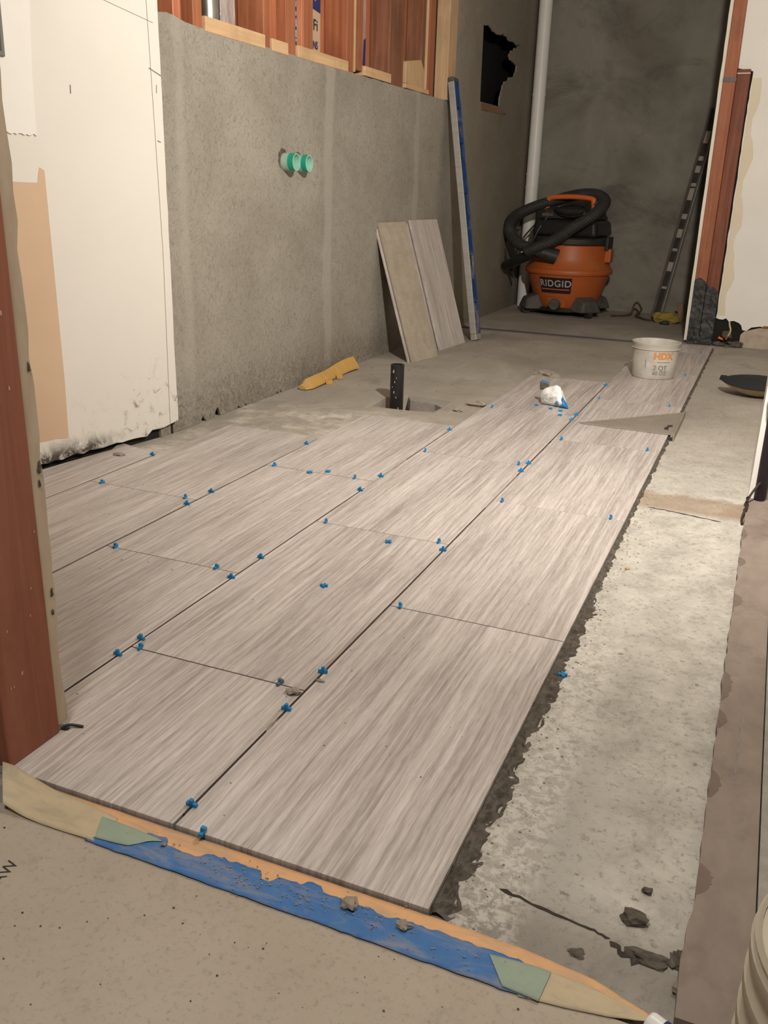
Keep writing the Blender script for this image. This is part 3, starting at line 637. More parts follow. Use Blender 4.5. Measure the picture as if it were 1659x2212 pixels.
# ---- blue spacers
def cross():
    g = G(); a, wd, dp = .0073, .0024, .0024
    for ang in (0, pi/2, pi, 3*pi/2):
        ww = .0015 if ang == 3*pi/2 else wd
        mt = Matrix.Rotation(-ang, 4, 'Y')
        ln = a
        h = G().box8([(0, -dp, -ww), (ln*.98, -dp, -ww), (ln*.98, dp, -ww), (0, dp, -ww), (0, -dp, ww), (ln*.98, -dp, ww), (ln*.98, dp, ww), (0, dp, ww)]).xf(mt)
        g.add(h.v, h.f)
    return g
SP_ME = None
LJ, CJ = 0, pi/2
spacers = [
 (-1.2315, 1.206, LJ, 'standing blue tile spacer at the joint end under the white drywall\'s far corner'),
 (-1.190, .953, CJ, 'standing blue spacer at left end of the cross joint nearest the white drywall'),
 (-.952, .953, CJ, 'standing blue spacer at right end of the cross joint nearest the white drywall'),
 (-.9225, .917, LJ, 'standing blue spacer just nearer than the cross joint nearest the white drywall'),
 (-.9225, 1.016, LJ, 'standing blue spacer in the long joint just past the cross joint nearest the drywall'),
 (-.898, 1.274, CJ, 'standing blue spacer at left end of the cross joint in front of the black pipe'),
 (-.9225, 1.500, LJ, 'standing blue spacer at the tile end beside whitish slab patches below the yellow scrap'),
 (-.789, 1.262, 9, 'loose blue spacer, left of the two lying near the cross joint before the black pipe'),
 (-.751, 1.290, 9, 'loose blue spacer, right of the two lying near the cross joint before the black pipe'),
 (-.668, 1.274, CJ, 'standing blue spacer at right end of the cross joint in front of the black pipe'),
 (-.615, 1.317, LJ, 'standing blue spacer just past the right end of the cross joint before the black pipe'),
 (-.615, 1.191, LJ, 'standing blue spacer just nearer than the cross joint\'s right end before the black pipe'),
 (-.590, .955, CJ, 'standing blue spacer at left end of the cross joint in the middle of the floor'),
 (-.424, .909, 9, 'loose blue spacer lying just in front of the middle cross joint of the floor'),
 (-.330, .955, CJ, 'standing blue spacer at right end of the cross joint in the middle of the floor'),
 (-.3075, .917, LJ, 'standing blue spacer just below the right end of the middle cross joint of the floor'),
 (-.899, .638, CJ, 'standing blue spacer at the left end of a cross joint, close to the left jamb'),
 (-.664, .638, CJ, 'standing blue spacer at right end of the cross joint that starts near the left jamb'),
 (-.615, .612, LJ, 'standing blue spacer just nearer than the cross joint that starts near the left jamb'),
 (-.615, .720, LJ, 'standing blue spacer just past the cross joint that starts near the left jamb'),
 (-.445, .655, 9, 'loose blue spacer lying alone in the middle of a tile at floor centre'),
 (-.287, .6355, CJ, 'standing blue spacer at left end of the nearest cross joint in the right tile column'),
 (-.615, .345, LJ, 'standing blue spacer just past the left end of the cross joint nearest the threshold'),
 (-.597, .3195, CJ, 'standing blue spacer at left end of the cross joint nearest the threshold'),
 (-.615, .288, LJ, 'standing blue spacer just nearer than the left end of the cross joint nearest the threshold'),
 (-.349, .3195, CJ, 'mortar smeared grey blue spacer at right end of the cross joint nearest the threshold'),
 (-.3075, .376, LJ, 'standing blue spacer in the long joint just past the grey mortar crumb'),
 (-.3075, .263, LJ, 'standing blue spacer in the long joint just nearer than the grey mortar crumb'),
 (-.3075, .035, LJ, 'standing blue spacer in the long joint closest to the threshold tape'),
 (-.269, -.0006, CJ, 'blue spacer wedged between front tile edge and the threshold tape'),
 (.019, .545, 9, 'loose blue spacer lying on the bare slab beside the dark mortar edge'),
 (-.031, 1.271, CJ, 'standing blue spacer at right end of the faint second cross joint, right tile column'),
 (-.284, 1.271, CJ, 'standing blue spacer at left end of the faint second cross joint, right tile column'),
 (-.3075, 1.531, LJ, 'nearest of three grouped standing blue spacers halfway to the bag'),
 (-.3075, 1.610, LJ, 'farthest of three grouped standing blue spacers halfway to the bag'),
 (-.329, 1.590, CJ, 'leftmost of three grouped standing blue spacers halfway to the bag'),
 (-.597, 1.590, CJ, 'standing blue spacer second nearest in the long joint leading toward the floor hole'),
 (-.615, 1.850, LJ, 'standing blue spacer at the tile corner nearest the hole with black pipe'),
 (-.588, 2.215, CJ, 'blue spacer by the tile edge beside grey crumbs, right of the floor hole'),
 (-.283, 1.906, CJ, 'standing blue spacer left of the metal square, at left end of the joint below it'),
 (-.034, 1.906, CJ, 'standing blue spacer just below the metal square near the tile edge'),
 (-.3075, 2.166, LJ, 'nearer of two standing blue spacers in the joint at the metal square\'s tip'),
 (-.3075, 2.245, LJ, 'farther of two standing blue spacers in the joint at the metal square\'s tip'),
 (-.460, 2.318, 9, 'loose blue spacer lying left of the white spacer bag in its shadow'),
 (-.405, 2.292, 9, 'loose blue spacer lying against the front of the white spacer bag'),
 (-.367, 2.276, 9, 'loose blue spacer lying against the blue corner of the spacer bag'),
 (-.355, 2.214, 9, 'loose blue spacer lying between the spacer bag and the metal square\'s tip'),
 (-.286, 2.542, CJ, 'standing blue spacer between the spacer bag and the white tub, left joint end'),
 (-.041, 2.542, CJ, 'standing blue spacer just behind the metal square near the tile edge'),
 (-.3075, 2.800, LJ, 'standing blue spacer in the joint left of the white tub'),
 (-.048, 3.178, CJ, 'tiny blue spacer right of the white tub at the tile edge'),
 (-.036, 3.813, CJ, 'farthest blue spacer, on the last tile by the black tarred post'),
]
g0 = cross()
for i, (x, y, kind, lab_) in enumerate(spacers):
    if SP_ME is None:
        o = put('tile_spacer', g0, M_SPC, origin=(0, 0, 0), bevel=.0006, seg=2); SP_ME = o.data
    else:
        o = bpy.data.objects.new('tile_spacer', SP_ME); COL.objects.link(o)
        b = o.modifiers.new('bevel', 'BEVEL'); b.width = .0006; b.segments = 2; b.limit_method = 'ANGLE'
    if kind == 9:
        o.location = (x, y, .0024 if x < 0 else ZS+.0026); o.rotation_euler = (pi/2, 0, random.uniform(0, 1.5))
    else:
        o.location = (x, y, .0027); o.rotation_euler = (random.uniform(-.16, .16), 0, kind+random.uniform(-.22, .22))
    if i == 25:
        o.data = SP_ME.copy(); o.data.materials.clear(); o.data.materials.append(M_SPCD)
    tag(o, lab_, 'tile spacer', 'blue cross spacers on the tiled floor')

# ---- spare tiles leaning on the left wall
def lean(BL, u, v, wd, ln, mat, label, back, comb=False):
    BL, u, v = Vector(BL), Vector(u).normalized(), Vector(v).normalized(); v = (v-u*v.dot(u)).normalized(); nn = u.cross(v).normalized()
    th = .0095
    o = put('spare_tile', G().box(0, wd, 0, ln, -th, 0), mat, bevel=.0008, seg=1)
    p = BL-nn*back
    o.matrix_world = Matrix(((u.x, v.x, nn.x, p.x), (u.y, v.y, nn.y, p.y), (u.z, v.z, nn.z, p.z), (0, 0, 0, 1)))
    tag(o, label, 'tile', 'spare tiles leaning on the left wall')
    if comb:
        gg = G()
        for c in range(3):
            for k in range(80):
                if noise.noise(Vector((c*3.3, k*.12, 0))) < -.22: continue
                x = .018+c*.062+.012*sin(k*.09+c); wl_ = .034+.014*noise.noise(Vector((k*.3, c, 1)))
                gg.obox((x, .014+k*.0070, .0001), (wl_, .002*sin(k*1.3), 0), (0, .0030, 0), (0, 0, .0010))
        q = put('mortar_ridges', gg, pm('pale_thinset_ridges', (.40, .355, .295), (.50, .45, .38), (60, 60, 60), .9, .2), kind='stuff')
        q.parent = o
    return o
M_TBACK = pm('tile_back', (.335, .285, .225), (.40, .345, .275), (14, 14, 5), .85, .25, 0, 6, .2, ((.50, .45, .37), .5))
lean((-1.149, 2.917, ZS+.0005), (.175, .985, 0), (-.19, .04, .567), .217, .60, M_TBACK, 'front leaning tile showing its back with pale thinset ridges', 0, True)
lean((-1.152, 2.912, ZS+.0005), (.175, .985, 0), (-.188, .04, .567), .217, .60, M_TILE, 'tile edge sandwiched behind the thinset ridged leaning tile', .0125)
lean((-1.153, 3.28, ZS+.0005), (.092, .996, 0), (-.180, .02, .567), .292, .60, M_TILE, 'plain grey striped tile leaning on the wall nearest the blue level', 0)
lean((-1.157, 3.272, ZS+.0005), (.092, .996, 0), (-.178, .02, .567), .292, .60, M_TILE, 'rear tile hidden behind the plain grey leaning tile', .0125)

# ---- blue box level leaning in front of the left wall
B0, T0 = Vector((-1.122, 3.650, ZS+.0005)), Vector((-1.336, 3.722, 1.192))
ax = (T0-B0).normalized(); sx = Vector((1, -.045, 0)); sx = (sx-ax*sx.dot(ax)).normalized(); sy = ax.cross(sx).normalized()
if sy.y < 0: sy = -sy
ln = (T0-B0).length
lv = thing('box_level', B0, 'long grey and blue box level leaning against the left wall', 'level')
def lb(a0, a1, b0, b1, c0, c1): return G().obox(B0+sx*a0+sy*b0+ax*c0, sx*(a1-a0), sy*(b1-b0), ax*(c1-c0))
put('front_rail', lb(0, .031, 0, .006, .03, ln-.02), M_ALU, lv, bevel=.0012)
put('rear_rail', lb(0, .031, .064, .07, .03, ln-.02), M_BLUE, lv, bevel=.0012)
web = G()
holes = [(.13, .185), (.36, .41), (.60, .70), (.86, .93), (1.02, 1.09)]
c = .03
for h0, h1 in holes+[(ln-.02, None)]:
    o_ = lb(.0006, .0305, .006, .064, c, h0); web.add(o_.v, o_.f)
    if h1:
        for b0, b1 in ((.006, .016), (.054, .064)):
            o_ = lb(.0006, .0305, b0, b1, h0, h1); web.add(o_.v, o_.f)
        c = h1
put('web', web, M_BLUE, lv, bevel=.0008)
put('end_cap', lb(-.0008, .0318, -.0008, .0708, 0, .0295), M_ALU, lv, bevel=.003)
put('end_cap', lb(-.0008, .0318, -.0008, .0708, ln-.0195, ln), M_GRAYP, lv, bevel=.006)
for h0, h1 in (holes[0], holes[4]):
    mid = B0+sx*.0155+sy*.035+ax*((h0+h1)/2)
    put('vial', G().cyl(mid-ax*.024, mid+ax*.024, .009, n=14), M_YVIAL, lv, smooth=True)
for h0, h1 in holes[1:4]:
    o_ = lb(.008, .023, .016, .054, h0+.002, h1-.002); put('grip_lining', o_, M_BLKD, lv)

# ---- second level in the back room
B1, T1 = Vector((-.428, 5.03, ZS+.0005)), Vector((-.272, 5.335, 1.19))
ax = (T1-B1).normalized(); sx = Vector((.96, -.3, 0)); sx = (sx-ax*sx.dot(ax)).normalized(); sy = ax.cross(sx).normalized()
if sy.y < 0: sy = -sy
ln = (T1-B1).length; fl_ = thing('spirit_level', B1, 'dark dusty level with pale rectangular windows leaning in the back room corner', 'level')
def fb(a0, a1, b0, b1, c0, c1): return G().obox(B1+sx*a0+sy*b0+ax*c0, sx*(a1-a0), sy*(b1-b0), ax*(c1-c0))
put('side_rail', fb(0, .014, 0, .026, 0, ln), M_FARL, fl_, bevel=.001); put('side_rail', fb(.047, .060, 0, .026, 0, ln), M_FARL, fl_, bevel=.001)
put('rail_edge', fb(.0602, .0635, -.0006, .026, 0, ln), M_ALU, fl_)
put('web', fb(.0142, .0468, .008, .018, .01, ln-.01), M_BLKD, fl_)
for c0, h in [(.30, .055), (.235-.04, .014), (.42, .016), (.50, .05), (.61, .03), (.72, .07), (.80, .02), (.88, .04), (.95, .025), (1.05, .07)]:
    put('window', fb(.0155, .0455, .0045, .0078, c0, c0+h), M_VIAL, fl_)
put('end_plate', fb(-.001, .0645, -.001, .027, -.0005, .0005), M_FARL, fl_)

# ---- back corner scraps
tag(put('sponge', G().lump((-.325, 4.95, ZS), .06, (1.35, .8, .62), 12, 3, .35), M_SPONGE, origin=(-.325, 4.95, ZS)), 'dirty yellow sponge on the floor in the back room corner', 'sponge')
tag(put('wood_scrap', G().obox((-.262, 5.06, ZS), (.035, 0, 0), (-.028, .05, .10), (0, .02, 0)), M_SCRAPW, origin=(-.27, 5.03, ZS), bevel=.001), 'brown wood offcut standing behind the yellow sponge', 'wood scrap')
tag(put('putty_lump', G().lump((-.325, 4.865, ZS), .026, (1.2, .8, .5), 15), M_BLKD, origin=(-.325, 4.865, ZS)), 'dark flat lump in front of the yellow sponge', 'lump')
tag(put('power_cable', G().tube([(-.66, 5.05, -.006), (-.60, 5.09, -.006), (-.555, 5.12, .01), (-.545, 5.14, .055), (-.53, 5.17, .07), (-.50, 5.16, .03), (-.52, 5.10, .0), (-.48, 5.04, -.006), (-.445, 4.985, -.006), (-.40, 4.97, -.006)], .0062, 8), pm('brown_cable', (.055, .04, .026), (.085, .062, .04), (40, 40, 40), .6, 0), origin=(-.5, 5.05, ZS), smooth=True), 'brown cable looped on the floor left of the dark level', 'cable')

# ---- white drain pipe in the back corner
pp = thing('drain_pipe', (-1.288, 5.30, ZS), 'tall white plastic drain pipe standing in the back left corner', 'pipe')
put('pipe_body', G().pipe((-1.288, 5.30, ZS), (-1.288, 5.30, 2.42), .040, .036, 32), M_WHITEPL, pp, smooth=True)
for z in (.315, .72, .80, 1.26): put('coupling', G().pipe((-1.288, 5.30, z), (-1.288, 5.30, z+.012), .0422, .0402, 32), M_WHITEPL, pp, smooth=True)

# ---- green pipe stubs in the left wall
for y, z, ex, lab_ in [(2.152, .7640, .046, 'left one of two short green pipe stubs in the grey wall'), (2.252, .7630, .042, 'right one of two short green pipe stubs in the grey wall')]:
    gpz = thing('pipe_stub', (-1.345, y, z), lab_, 'pipe', 'green pipe stubs in the grey wall')
    put('dusty_sleeve', G().pipe((-1.348, y, z), (-1.345+ex*.55, y, z), .0285, .0265, 28), M_GREENP, gpz, smooth=True)
    put('pipe_body', G().pipe((-1.40, y, z), (-1.345+ex, y, z), .0282, .0245, 28), M_GREEN, gpz, smooth=True)
    put('pipe_lining', G().pipe((-1.40, y, z), (-1.345+ex+.0006, y, z), .0272, .0240, 28), M_GREENI, gpz, smooth=True)
    put('hole_plug', G().cyl((-1.40, y, z), (-1.398, y, z), .024, n=24), M_GREENI, gpz)
for k, (yy, zz, rr) in enumerate([(2.142, .7735, .033), (2.247, .7715, .029)]):
    ee = rag(30, .004, 95+k); put('hole_rim', G().poly([(yy+(rr+ee[i])*cos(2*pi*i/30), zz+(rr*.95+ee[i])*sin(2*pi*i/30)) for i in range(30)], .0006, lambda a, b, d: (-1.3449+d, a, b)), M_MORT, wall_left)


# ---- black drain stub in the floor pit
ab = thing('drain_stub', (-.932, 2.20, -.066), 'black plastic drain pipe stub rising from the hole in the slab', 'pipe')
put('pipe_body', G().pipe((-.932, 2.20, -.066), (-.932, 2.20, .116), .0238, .0200, 32), M_BLK, ab, smooth=True)
put('pipe_core', G().cyl((-.932, 2.20, -.06), (-.932, 2.20, .04), .0199, n=24), M_BLK, ab)
gg = G()
for a, z, r in [(-1.75, .095, .007), (-1.30, .072, .003), (-1.55, .058, .004), (-1.62, .022, .005), (-1.30, .004, .004), (-.95, -.035, .004), (-1.9, .04, .003)]:
    p = Vector((-.932+.0242*cos(a), 2.20+.0242*sin(a), z)); gg.lump(p-Vector((0, 0, r)), r, (.5, .4, 1.1), int(z*100), 1)
put('paint_fleck', gg, pm('grey_fleck', (.30, .30, .29), (.4, .4, .38), (90, 90, 90), .7, 0), ab, kind='stuff')

# ---- yellow scrap at the foot of the wall
o_ = G(); N_ = 40
def ysc(i):
    t = i/N_; return Vector((-1.292-.010*t+.006*sin(t*7), 2.185+.47*t, 0))
for i in range(N_+1):
    t = i/N_; p = ysc(i); wdt = .024*(1-.35*t)*(1 if .33 < t < .55 or t > .63 or t < .28 else .80)
    if t < .06: wdt *= .4+t*10
    lo = ZS+.003+.005*abs(sin(t*5.2)); hi = .008+.020*t+.003*sin(t*9)-(.012 if t < .06 else 0)
    o_.v += [(p.x+wdt, p.y, lo), (p.x+wdt-.002, p.y, lo+.008), (p.x-.012, p.y, hi+.012), (p.x-.020, p.y, hi+.008), (p.x-.016, p.y, lo)]
o_.f = [(i*5+k, i*5+(k+1) % 5, (i+1)*5+(k+1) % 5, (i+1)*5+k) for i in range(N_) for k in range(5)]+[(4, 3, 2, 1, 0), tuple(N_*5+k for k in range(5))]
ys = put('yellow_strip', o_, M_YEL, origin=(-1.295, 2.41, ZS)); tag(ys, 'yellow ochre notched strip lying at the foot of the grey wall', 'strip')
put('notch_lip', G().obox((-1.268, 2.32, ZS), (.016, .004, 0), (.002, .022, 0), (-.004, 0, .016)), M_YEL, ys, bevel=.002)
put('notch_lip', G().obox((-1.276, 2.43, ZS+.001), (.016, .003, 0), (.001, .020, 0), (-.004, 0, .018)), M_YEL, ys, bevel=.002)

# ---- white mixing tub
bc = (-.170, 3.10, .0); br = lambda z: .0835+(.0915-.0835)*min(z, .138)/.138
tub = thing('mixing_tub', bc, 'dusty white plastic tub with orange lettering standing on far tiles', 'tub')
put('tub_wall', G().lathe([(.0, .0005), (.080, .0005), (.0835, .004), (br(.07), .07), (br(.118), .118), (.0915, .122), (.0935, .135), (.0960, .138), (.0960, .141), (.0925, .141), (.0895, .125), (.081, .006), (.0, .005)], bc, 56), M_BUCK, tub, smooth=True)
put('rim_bead', G().lathe([(.0935, .116), (.0955, .117), (.0955, .119), (.0925, .120)], bc, 56), M_BUCK, tub, smooth=True)
camdir = math.atan2(-.68851-bc[1], .22213-bc[0])
def on_tub(txt, size, ang, z, mt, nm='lettering', ex=.0004, sp=1.0):
    vs, fs = text2d(txt, size, 'CENTER', sp, ex)
    return put(nm, G().add([(bc[0]+(br(z+b)+.0008)*cos(ang+a/.088), bc[1]+(br(z+b)+.0008)*sin(ang+a/.088), bc[2]+z+b) for a, b in vs], fs), mt, tub)
on_tub('HDX', .036, camdir+.40, .0935, M_ORINK, 'orange_lettering', .0014); on_tub('2 QT', .026, camdir+.30, .047, M_GRINK); on_tub('60 OZ', .021, camdir+.30, .026, M_GRINK)
def bandg(a0, a1, z0, z1, n=24):
    return G().add([(bc[0]+(br(z)+.0006)*cos(a0+(a1-a0)*i/n), bc[1]+(br(z)+.0006)*sin(a0+(a1-a0)*i/n), z) for z in (z0, z1) for i in range(n+1)], [(i, i+1, n+2+i, n+1+i) for i in range(n)])
put('print_line', bandg(camdir+.12, camdir+.75, .069, .0715), M_GRINK, tub); put('print_line', bandg(camdir-.40, camdir-.36, .048, .078, 3), M_GRINK, tub)

# ---- spacer bag
bag = thing('spacer_bag', (-.405, 2.345, 0), 'small crumpled white and blue plastic bag of spacers standing on the tiles', 'bag')
prof = [(-.452, .001), (-.458, .028), (-.452, .048), (-.440, .058), (-.420, .066), (-.402, .073), (-.388, .068), (-.380, .050), (-.368, .024), (-.352, .001)]
def bagmesh(pts, y0, th, seed, amp=.004):
    cx = sum(p[0] for p in pts)/len(pts); cz = sum(p[1] for p in pts)/len(pts); g = G(); n = len(pts); R = 6
    P = []
    for i in range(n):
        a, b = Vector(pts[i]), Vector(pts[(i+1) % n])
        for t in range(4): P.append(a.lerp(b, t/4))
    n = len(P)
    for sgn in (-1, 1):
        for r in range(R+1):
            k = r/R
            for p in P:
                x = cx+(p.x-cx)*k; z = cz+(p.y-cz)*k
                y = y0+sgn*th*math.sqrt(max(0, 1-k*k))*(1.25-z/.09)+amp*noise.noise(Vector((x*60, z*60, seed+sgn)))*(1-k**4)+(x+.4)*-.25
                g.v.append((x, y, max(z, .0006)))
    for sdx in (0, 1):
        o = sdx*(R+1)*n
        for r in range(R):
            for i in range(n): g.f.append((o+r*n+i, o+r*n+(i+1) % n, o+(r+1)*n+(i+1) % n, o+(r+1)*n+i))
    return g
def front_y(x, z): return 2.345-.0175*(1.25-z/.09)-.25*(x+.4)
put('bag_body', bagmesh(prof, 2.345, .020, 3, .0065), M_BAG, bag, smooth=True)
put('smoky_flap', bagmesh([(-.464, .048), (-.466, .074), (-.430, .072), (-.432, .060), (-.444, .047)], 2.352, .008, 5, .003), M_BAGK, bag, smooth=True)
put('blue_hem', bagmesh([(-.463, .0755), (-.461, .081), (-.430, .078), (-.429, .0735)], 2.352, .005, 6, .001), M_BAGB, bag, smooth=True)
put('blue_corner', bagmesh([(-.386, .0008), (-.368, .020), (-.380, .034), (-.376, .037), (-.362, .020), (-.3505, .0008)], 2.340, .0145, 8, .001), M_BAGB, bag, smooth=True)
put('printed_picture', bagmesh([(-.402, .012), (-.394, .024), (-.388, .022), (-.384, .010), (-.392, .007)], 2.331, .010, 9, .001), pm('teal_print', (.03, .12, .22), (.06, .2, .3), (60, 60, 60), .4, 0), bag, smooth=True)
put('printed_edge', bagmesh([(-.384, .046), (-.380, .060), (-.372, .040), (-.360, .018), (-.366, .020), (-.376, .038)], 2.345, .008, 4, .001), pm('pale_print', (.62, .55, .52), (.72, .66, .63), (10, 10, 300), .4, 0), bag, smooth=True)
for s_, x, z in [('TILE', -.437, .036), ('SPACERS', -.424, .027)]:
    vs, fs = text2d(s_, .0110, 'CENTER', 1.0, .0002); c_, sn = cos(radians(14)), sin(radians(14))
    pts = [(x+a*c_-b*sn, z+a*sn+b*c_) for a, b in vs]
    put('lettering', G().add([(a, front_y(a, b)-.0105, b) for a, b in pts], fs), M_GRINK, bag)

# ---- speed square on the tile edge
sq = thing('speed_square', (-.1, 2.25, 0), 'dusty grey metal triangular square lying on the tiles over their right edge', 'square')
outer = [(-.277, 2.140), (-.262, 2.133), (.006, 2.121), (.0155, 2.121), (.0155, 2.452), (.008, 2.452), (-.262, 2.150)]
hook = [(-.020, 2.175), (-.006, 2.172), (-.008, 2.215), (.002, 2.222), (-.001, 2.26), (-.015, 2.252), (-.014, 2.228), (-.020, 2.215)]
put('plate', G().poly(outer, .0034, lambda a, b, d: (a, b, .0006+d), [hook]), M_SQ, sq, bevel=.0006, seg=1)
put('fence', G().box(.0158, .0205, 2.100, 2.456, -.0112, .0118), M_SQ, sq, bevel=.001)
put('fence_shade', G().box(.0015, .0156, 2.100, 2.119, -.0112, -.0015), M_BLKD, sq)  # black block standing in for the shade under the fence end
put('hook_shadow_liner', G().box(-.0205, .0024, 2.171, 2.262, .0001, .0005), M_GROUT, sq)
gn = G()
for i in range(16): gn.box(-.215+i*.0118, -.2125+i*.0118, 2.1545-i*.0002, 2.1625-i*.0002, .0041, .0048)
put('notch_scale', gn, M_ALU, sq, kind='stuff')
put('raised_rim', G().obox((-.250, 2.147, .0041), (.255, .281, 0), (.006, -.006, 0), (0, 0, .0009)).obox((-.150, 2.180, .0041), (.135, .120, 0), (.0016, -.0016, 0), (0, 0, .0007)).obox((-.25, 2.137, .0041), (.245, -.010, 0), (0, .004, 0), (0, 0, .0007)), M_SQ, sq)
for rx, ry, rr in ((.004, 2.437, .004), (-.055, 2.37, .005), (.010, 2.135, .0035)): put('rivet', G().cyl((rx, ry, .0041), (rx, ry, .0056), rr, n=10), M_ALU, sq)
put('bubble_plug', G().cyl((.0135, 2.1125, .001), (.0135, 2.107, .001), .0048, n=12), M_VIAL, sq)

# ---- knee pad
kp = thing('knee_pad', (.235, 2.915, ZS), 'black fabric knee pad with a cream rim lying on slab at right', 'knee pad')
def pad(top, m_, nm, z0, z1, grow, off=0):
    g = G(); nu, nr = 48, 10
    for r in range(nr+1):
        k = r/nr
        for i in range(nu):
            a = 2*pi*i/nu; rx = .128*(1+.05*cos(2*a)); ry = .098
            x = .232+cos(a)*rx*k*grow; y = 2.945+sin(a)*ry*k*grow+off
            rise = .014*abs(cos(a)*k)**3*(1 if cos(a) < 0 else .6)
            z = (z1-(z1-z0)*k**3.2)+rise if top else z0+(z1-z0)*(k**1.6)+rise
            g.v.append((x, y, max(z, ZS+.0006)))
    g.f = [(r*nu+i, r*nu+(i+1) % nu, (r+1)*nu+(i+1) % nu, (r+1)*nu+i) for r in range(nr) for i in range(nu)]
    o = put(nm, g, m_, kp, smooth=True); return o
pad(False, M_CRM, 'cream_shell', ZS+.001, .029, 1.0)
pad(True, M_FAB, 'fabric_top', .0305, .066, 1.0)
put('toe_tab', G().lump((.108, 2.96, .036), .014, (1.2, 1.0, .8), 3), M_FAB, kp, smooth=True)

# ---- bottle by the stub wall
bx, by = .2745, 1.572
bo = thing('squeeze_bottle', (bx, by, .001), 'white capped dark purple bottle with yellow neck at the right stub wall', 'bottle')
put('bottle_body', G().lathe([(0, 0), (.012, .0), (.0135, .006), (.0135, .205), (.011, .225), (0, .226)], (bx, by, .001), 28), M_PURP, bo, smooth=True)
put('collar', G().lathe([(.0115, .226), (.018, .234), (.021, .262), (.018, .270), (.010, .271), (.010, .226)], (bx, by, .001), 28), M_WHITEPL, bo, smooth=True)
put('neck', G().cyl((bx, by, .272), (bx, by, .302), .0070, n=16), pm('yellow_neck', (.52, .42, .16), (.56, .46, .2), (30, 30, 30), .4, 0), bo, smooth=True)
put('cap', G().lathe([(.0, .301), (.014, .303), (.018, .315), (.012, .329), (0, .331)], (bx, by, .001), 24), M_WHITEPL, bo, smooth=True)
tag(put('twisted_wire', G().tube([(.244, 1.40, -.010), (.242, 1.44, -.006), (.247, 1.475, .010), (.244, 1.51, .003), (.249, 1.53, .012), (.257, 1.545, .028), (.270, 1.56, .048)], .0028, 8).tube([(.248, 1.45, -.004), (.250, 1.49, .012), (.246, 1.52, .018), (.252, 1.50, .028)], .0022, 7), M_WIRE, origin=(.25, 1.48, ZS), smooth=True), 'twisted dark wire at the base of the right stub wall', 'wire')

# ---- pale ribbed pail and white tube at the right end of the threshold
pl_c = (.4025, -.048, -.006)
pa = thing('ribbed_pail', pl_c, 'pale ribbed plastic pail cut by the right edge near the threshold', 'pail')
pr = [(0, 0), (.112, 0)]
for z in (.004, .046, .088, .128): pr += [(.111, z), (.111, z+.010), (.1145, z+.016), (.1150, z+.032), (.112, z+.036)]
pr += [(.112, .166), (.110, .170), (.05, .1705), (0, .171)]
put('pail_body', G().lathe([(r, z*.84) for r, z in pr], pl_c, 56), M_RIBP, pa, smooth=True)
put('pail_rim', G().lathe([(.1105, .1432), (.1125, .1405), (.1135, .1442), (.111, .147), (.108, .1445)], pl_c, 56), M_RIBP, pa, smooth=True)
tb_ = thing('caulk_tube', (.262, -.052, -.006), 'white tube with dark red print at the bottom right corner', 'tube')
put('tube_body', G().cyl((.222, -.050, .0055), (.270, -.072, .0055), .0115, n=24), M_BAG, tb_, smooth=True, bevel=.003)
put('print_band', G().cyl((.2415, -.0589, .0055), (.2615, -.0681, .0055), .0118, n=24, cap0=False, cap1=False), M_REDP, tb_, smooth=True)
put('print_band', G().cyl((.2350, -.0560, .0055), (.2410, -.0587, .0055), .0118, n=24, cap0=False, cap1=False), M_NAVY, tb_, smooth=True)
tag(put('plaster_chunk', G().lump((.250, .012, ZS), .0095, (1.0, 1.4, .7), 44, 3, .5), M_BRNSTRIP, origin=(.25, .012, ZS)), 'brown plaster chunk at the right end of the threshold', 'chunk')
tag(put('plaster_chunk', G().lump((.266, .004, ZS), .0060, (1.2, .8, .6), 45, 3, .6), M_BRNSTRIP, origin=(.266, .004, ZS)), 'small plaster chip right of the brown chunk behind the white tube', 'chunk')

# ---- wet dry vacuum
VC = Vector((-.95, 5.045, ZS)); VR = Matrix.Translation(VC) @ Matrix.Rotation(radians(-7), 4, 'Z')
vac = thing('shop_vacuum', VC, 'orange and black shop vacuum with coiled black hose before the back wall', 'vacuum')
def vp(name, g, m_, par=None, **k):
    g.v = [(x, y, z if z < .27 else .27+(z-.27)*.80) for x, y, z in g.v]
    return put(name, g.xf(VR), m_, par or vac, **k)
drum_r = lambda z: .185+(.252-.185)*min(max((z-.05)/.205, 0), 1)
drum = vp('drum', G().lathe([(0, .05), (.18, .05), (.185, .055), (drum_r(.15), .15), (drum_r(.255), .255), (0, .256)], (0, 0, 0), 64), M_ORG, smooth=True)
vp('drum_rim', G().lathe([(.250, .246), (.262, .25), (.266, .262), (.264, .276), (.258, .284), (.24, .290)], (0, 0, 0), 64), M_ORG, smooth=True)
vp('lid', G().lathe([(.259, .2845), (.250, .300), (.235, .325), (.226, .36), (.222, .452), (.214, .458), (0, .459)], (0, 0, 0), 64), M_ORG, smooth=True)
vp('latch', G().box(.222, .262, -.035, .035, .335, .435), M_ORG, bevel=.008); vp('latch', G().box(-.262, -.222, -.035, .035, .335, .435), M_ORG, bevel=.008)
vp('collar', G().lathe([(.224, .4595), (.232, .466), (.232, .50), (.218, .512), (0, .513)], (0, 0, 0), 56), M_BLKD, smooth=True)
def rbox(w0, d0, w1, d1, z0, z1, y=0):
    return G().box8([(-w0, y-d0, z0), (w0, y-d0, z0), (w0, y+d0, z0), (-w0, y+d0, z0), (-w1, y-d1, z1), (w1, y-d1, z1), (w1, y+d1, z1), (-w1, y+d1, z1)])
vp('motor_housing', rbox(.205, .165, .192, .15, .5135, .635), M_BLK, bevel=.025, seg=4)
vp('motor_top', rbox(.185, .14, .145, .11, .636, .715), M_BLKD, bevel=.02, seg=4)
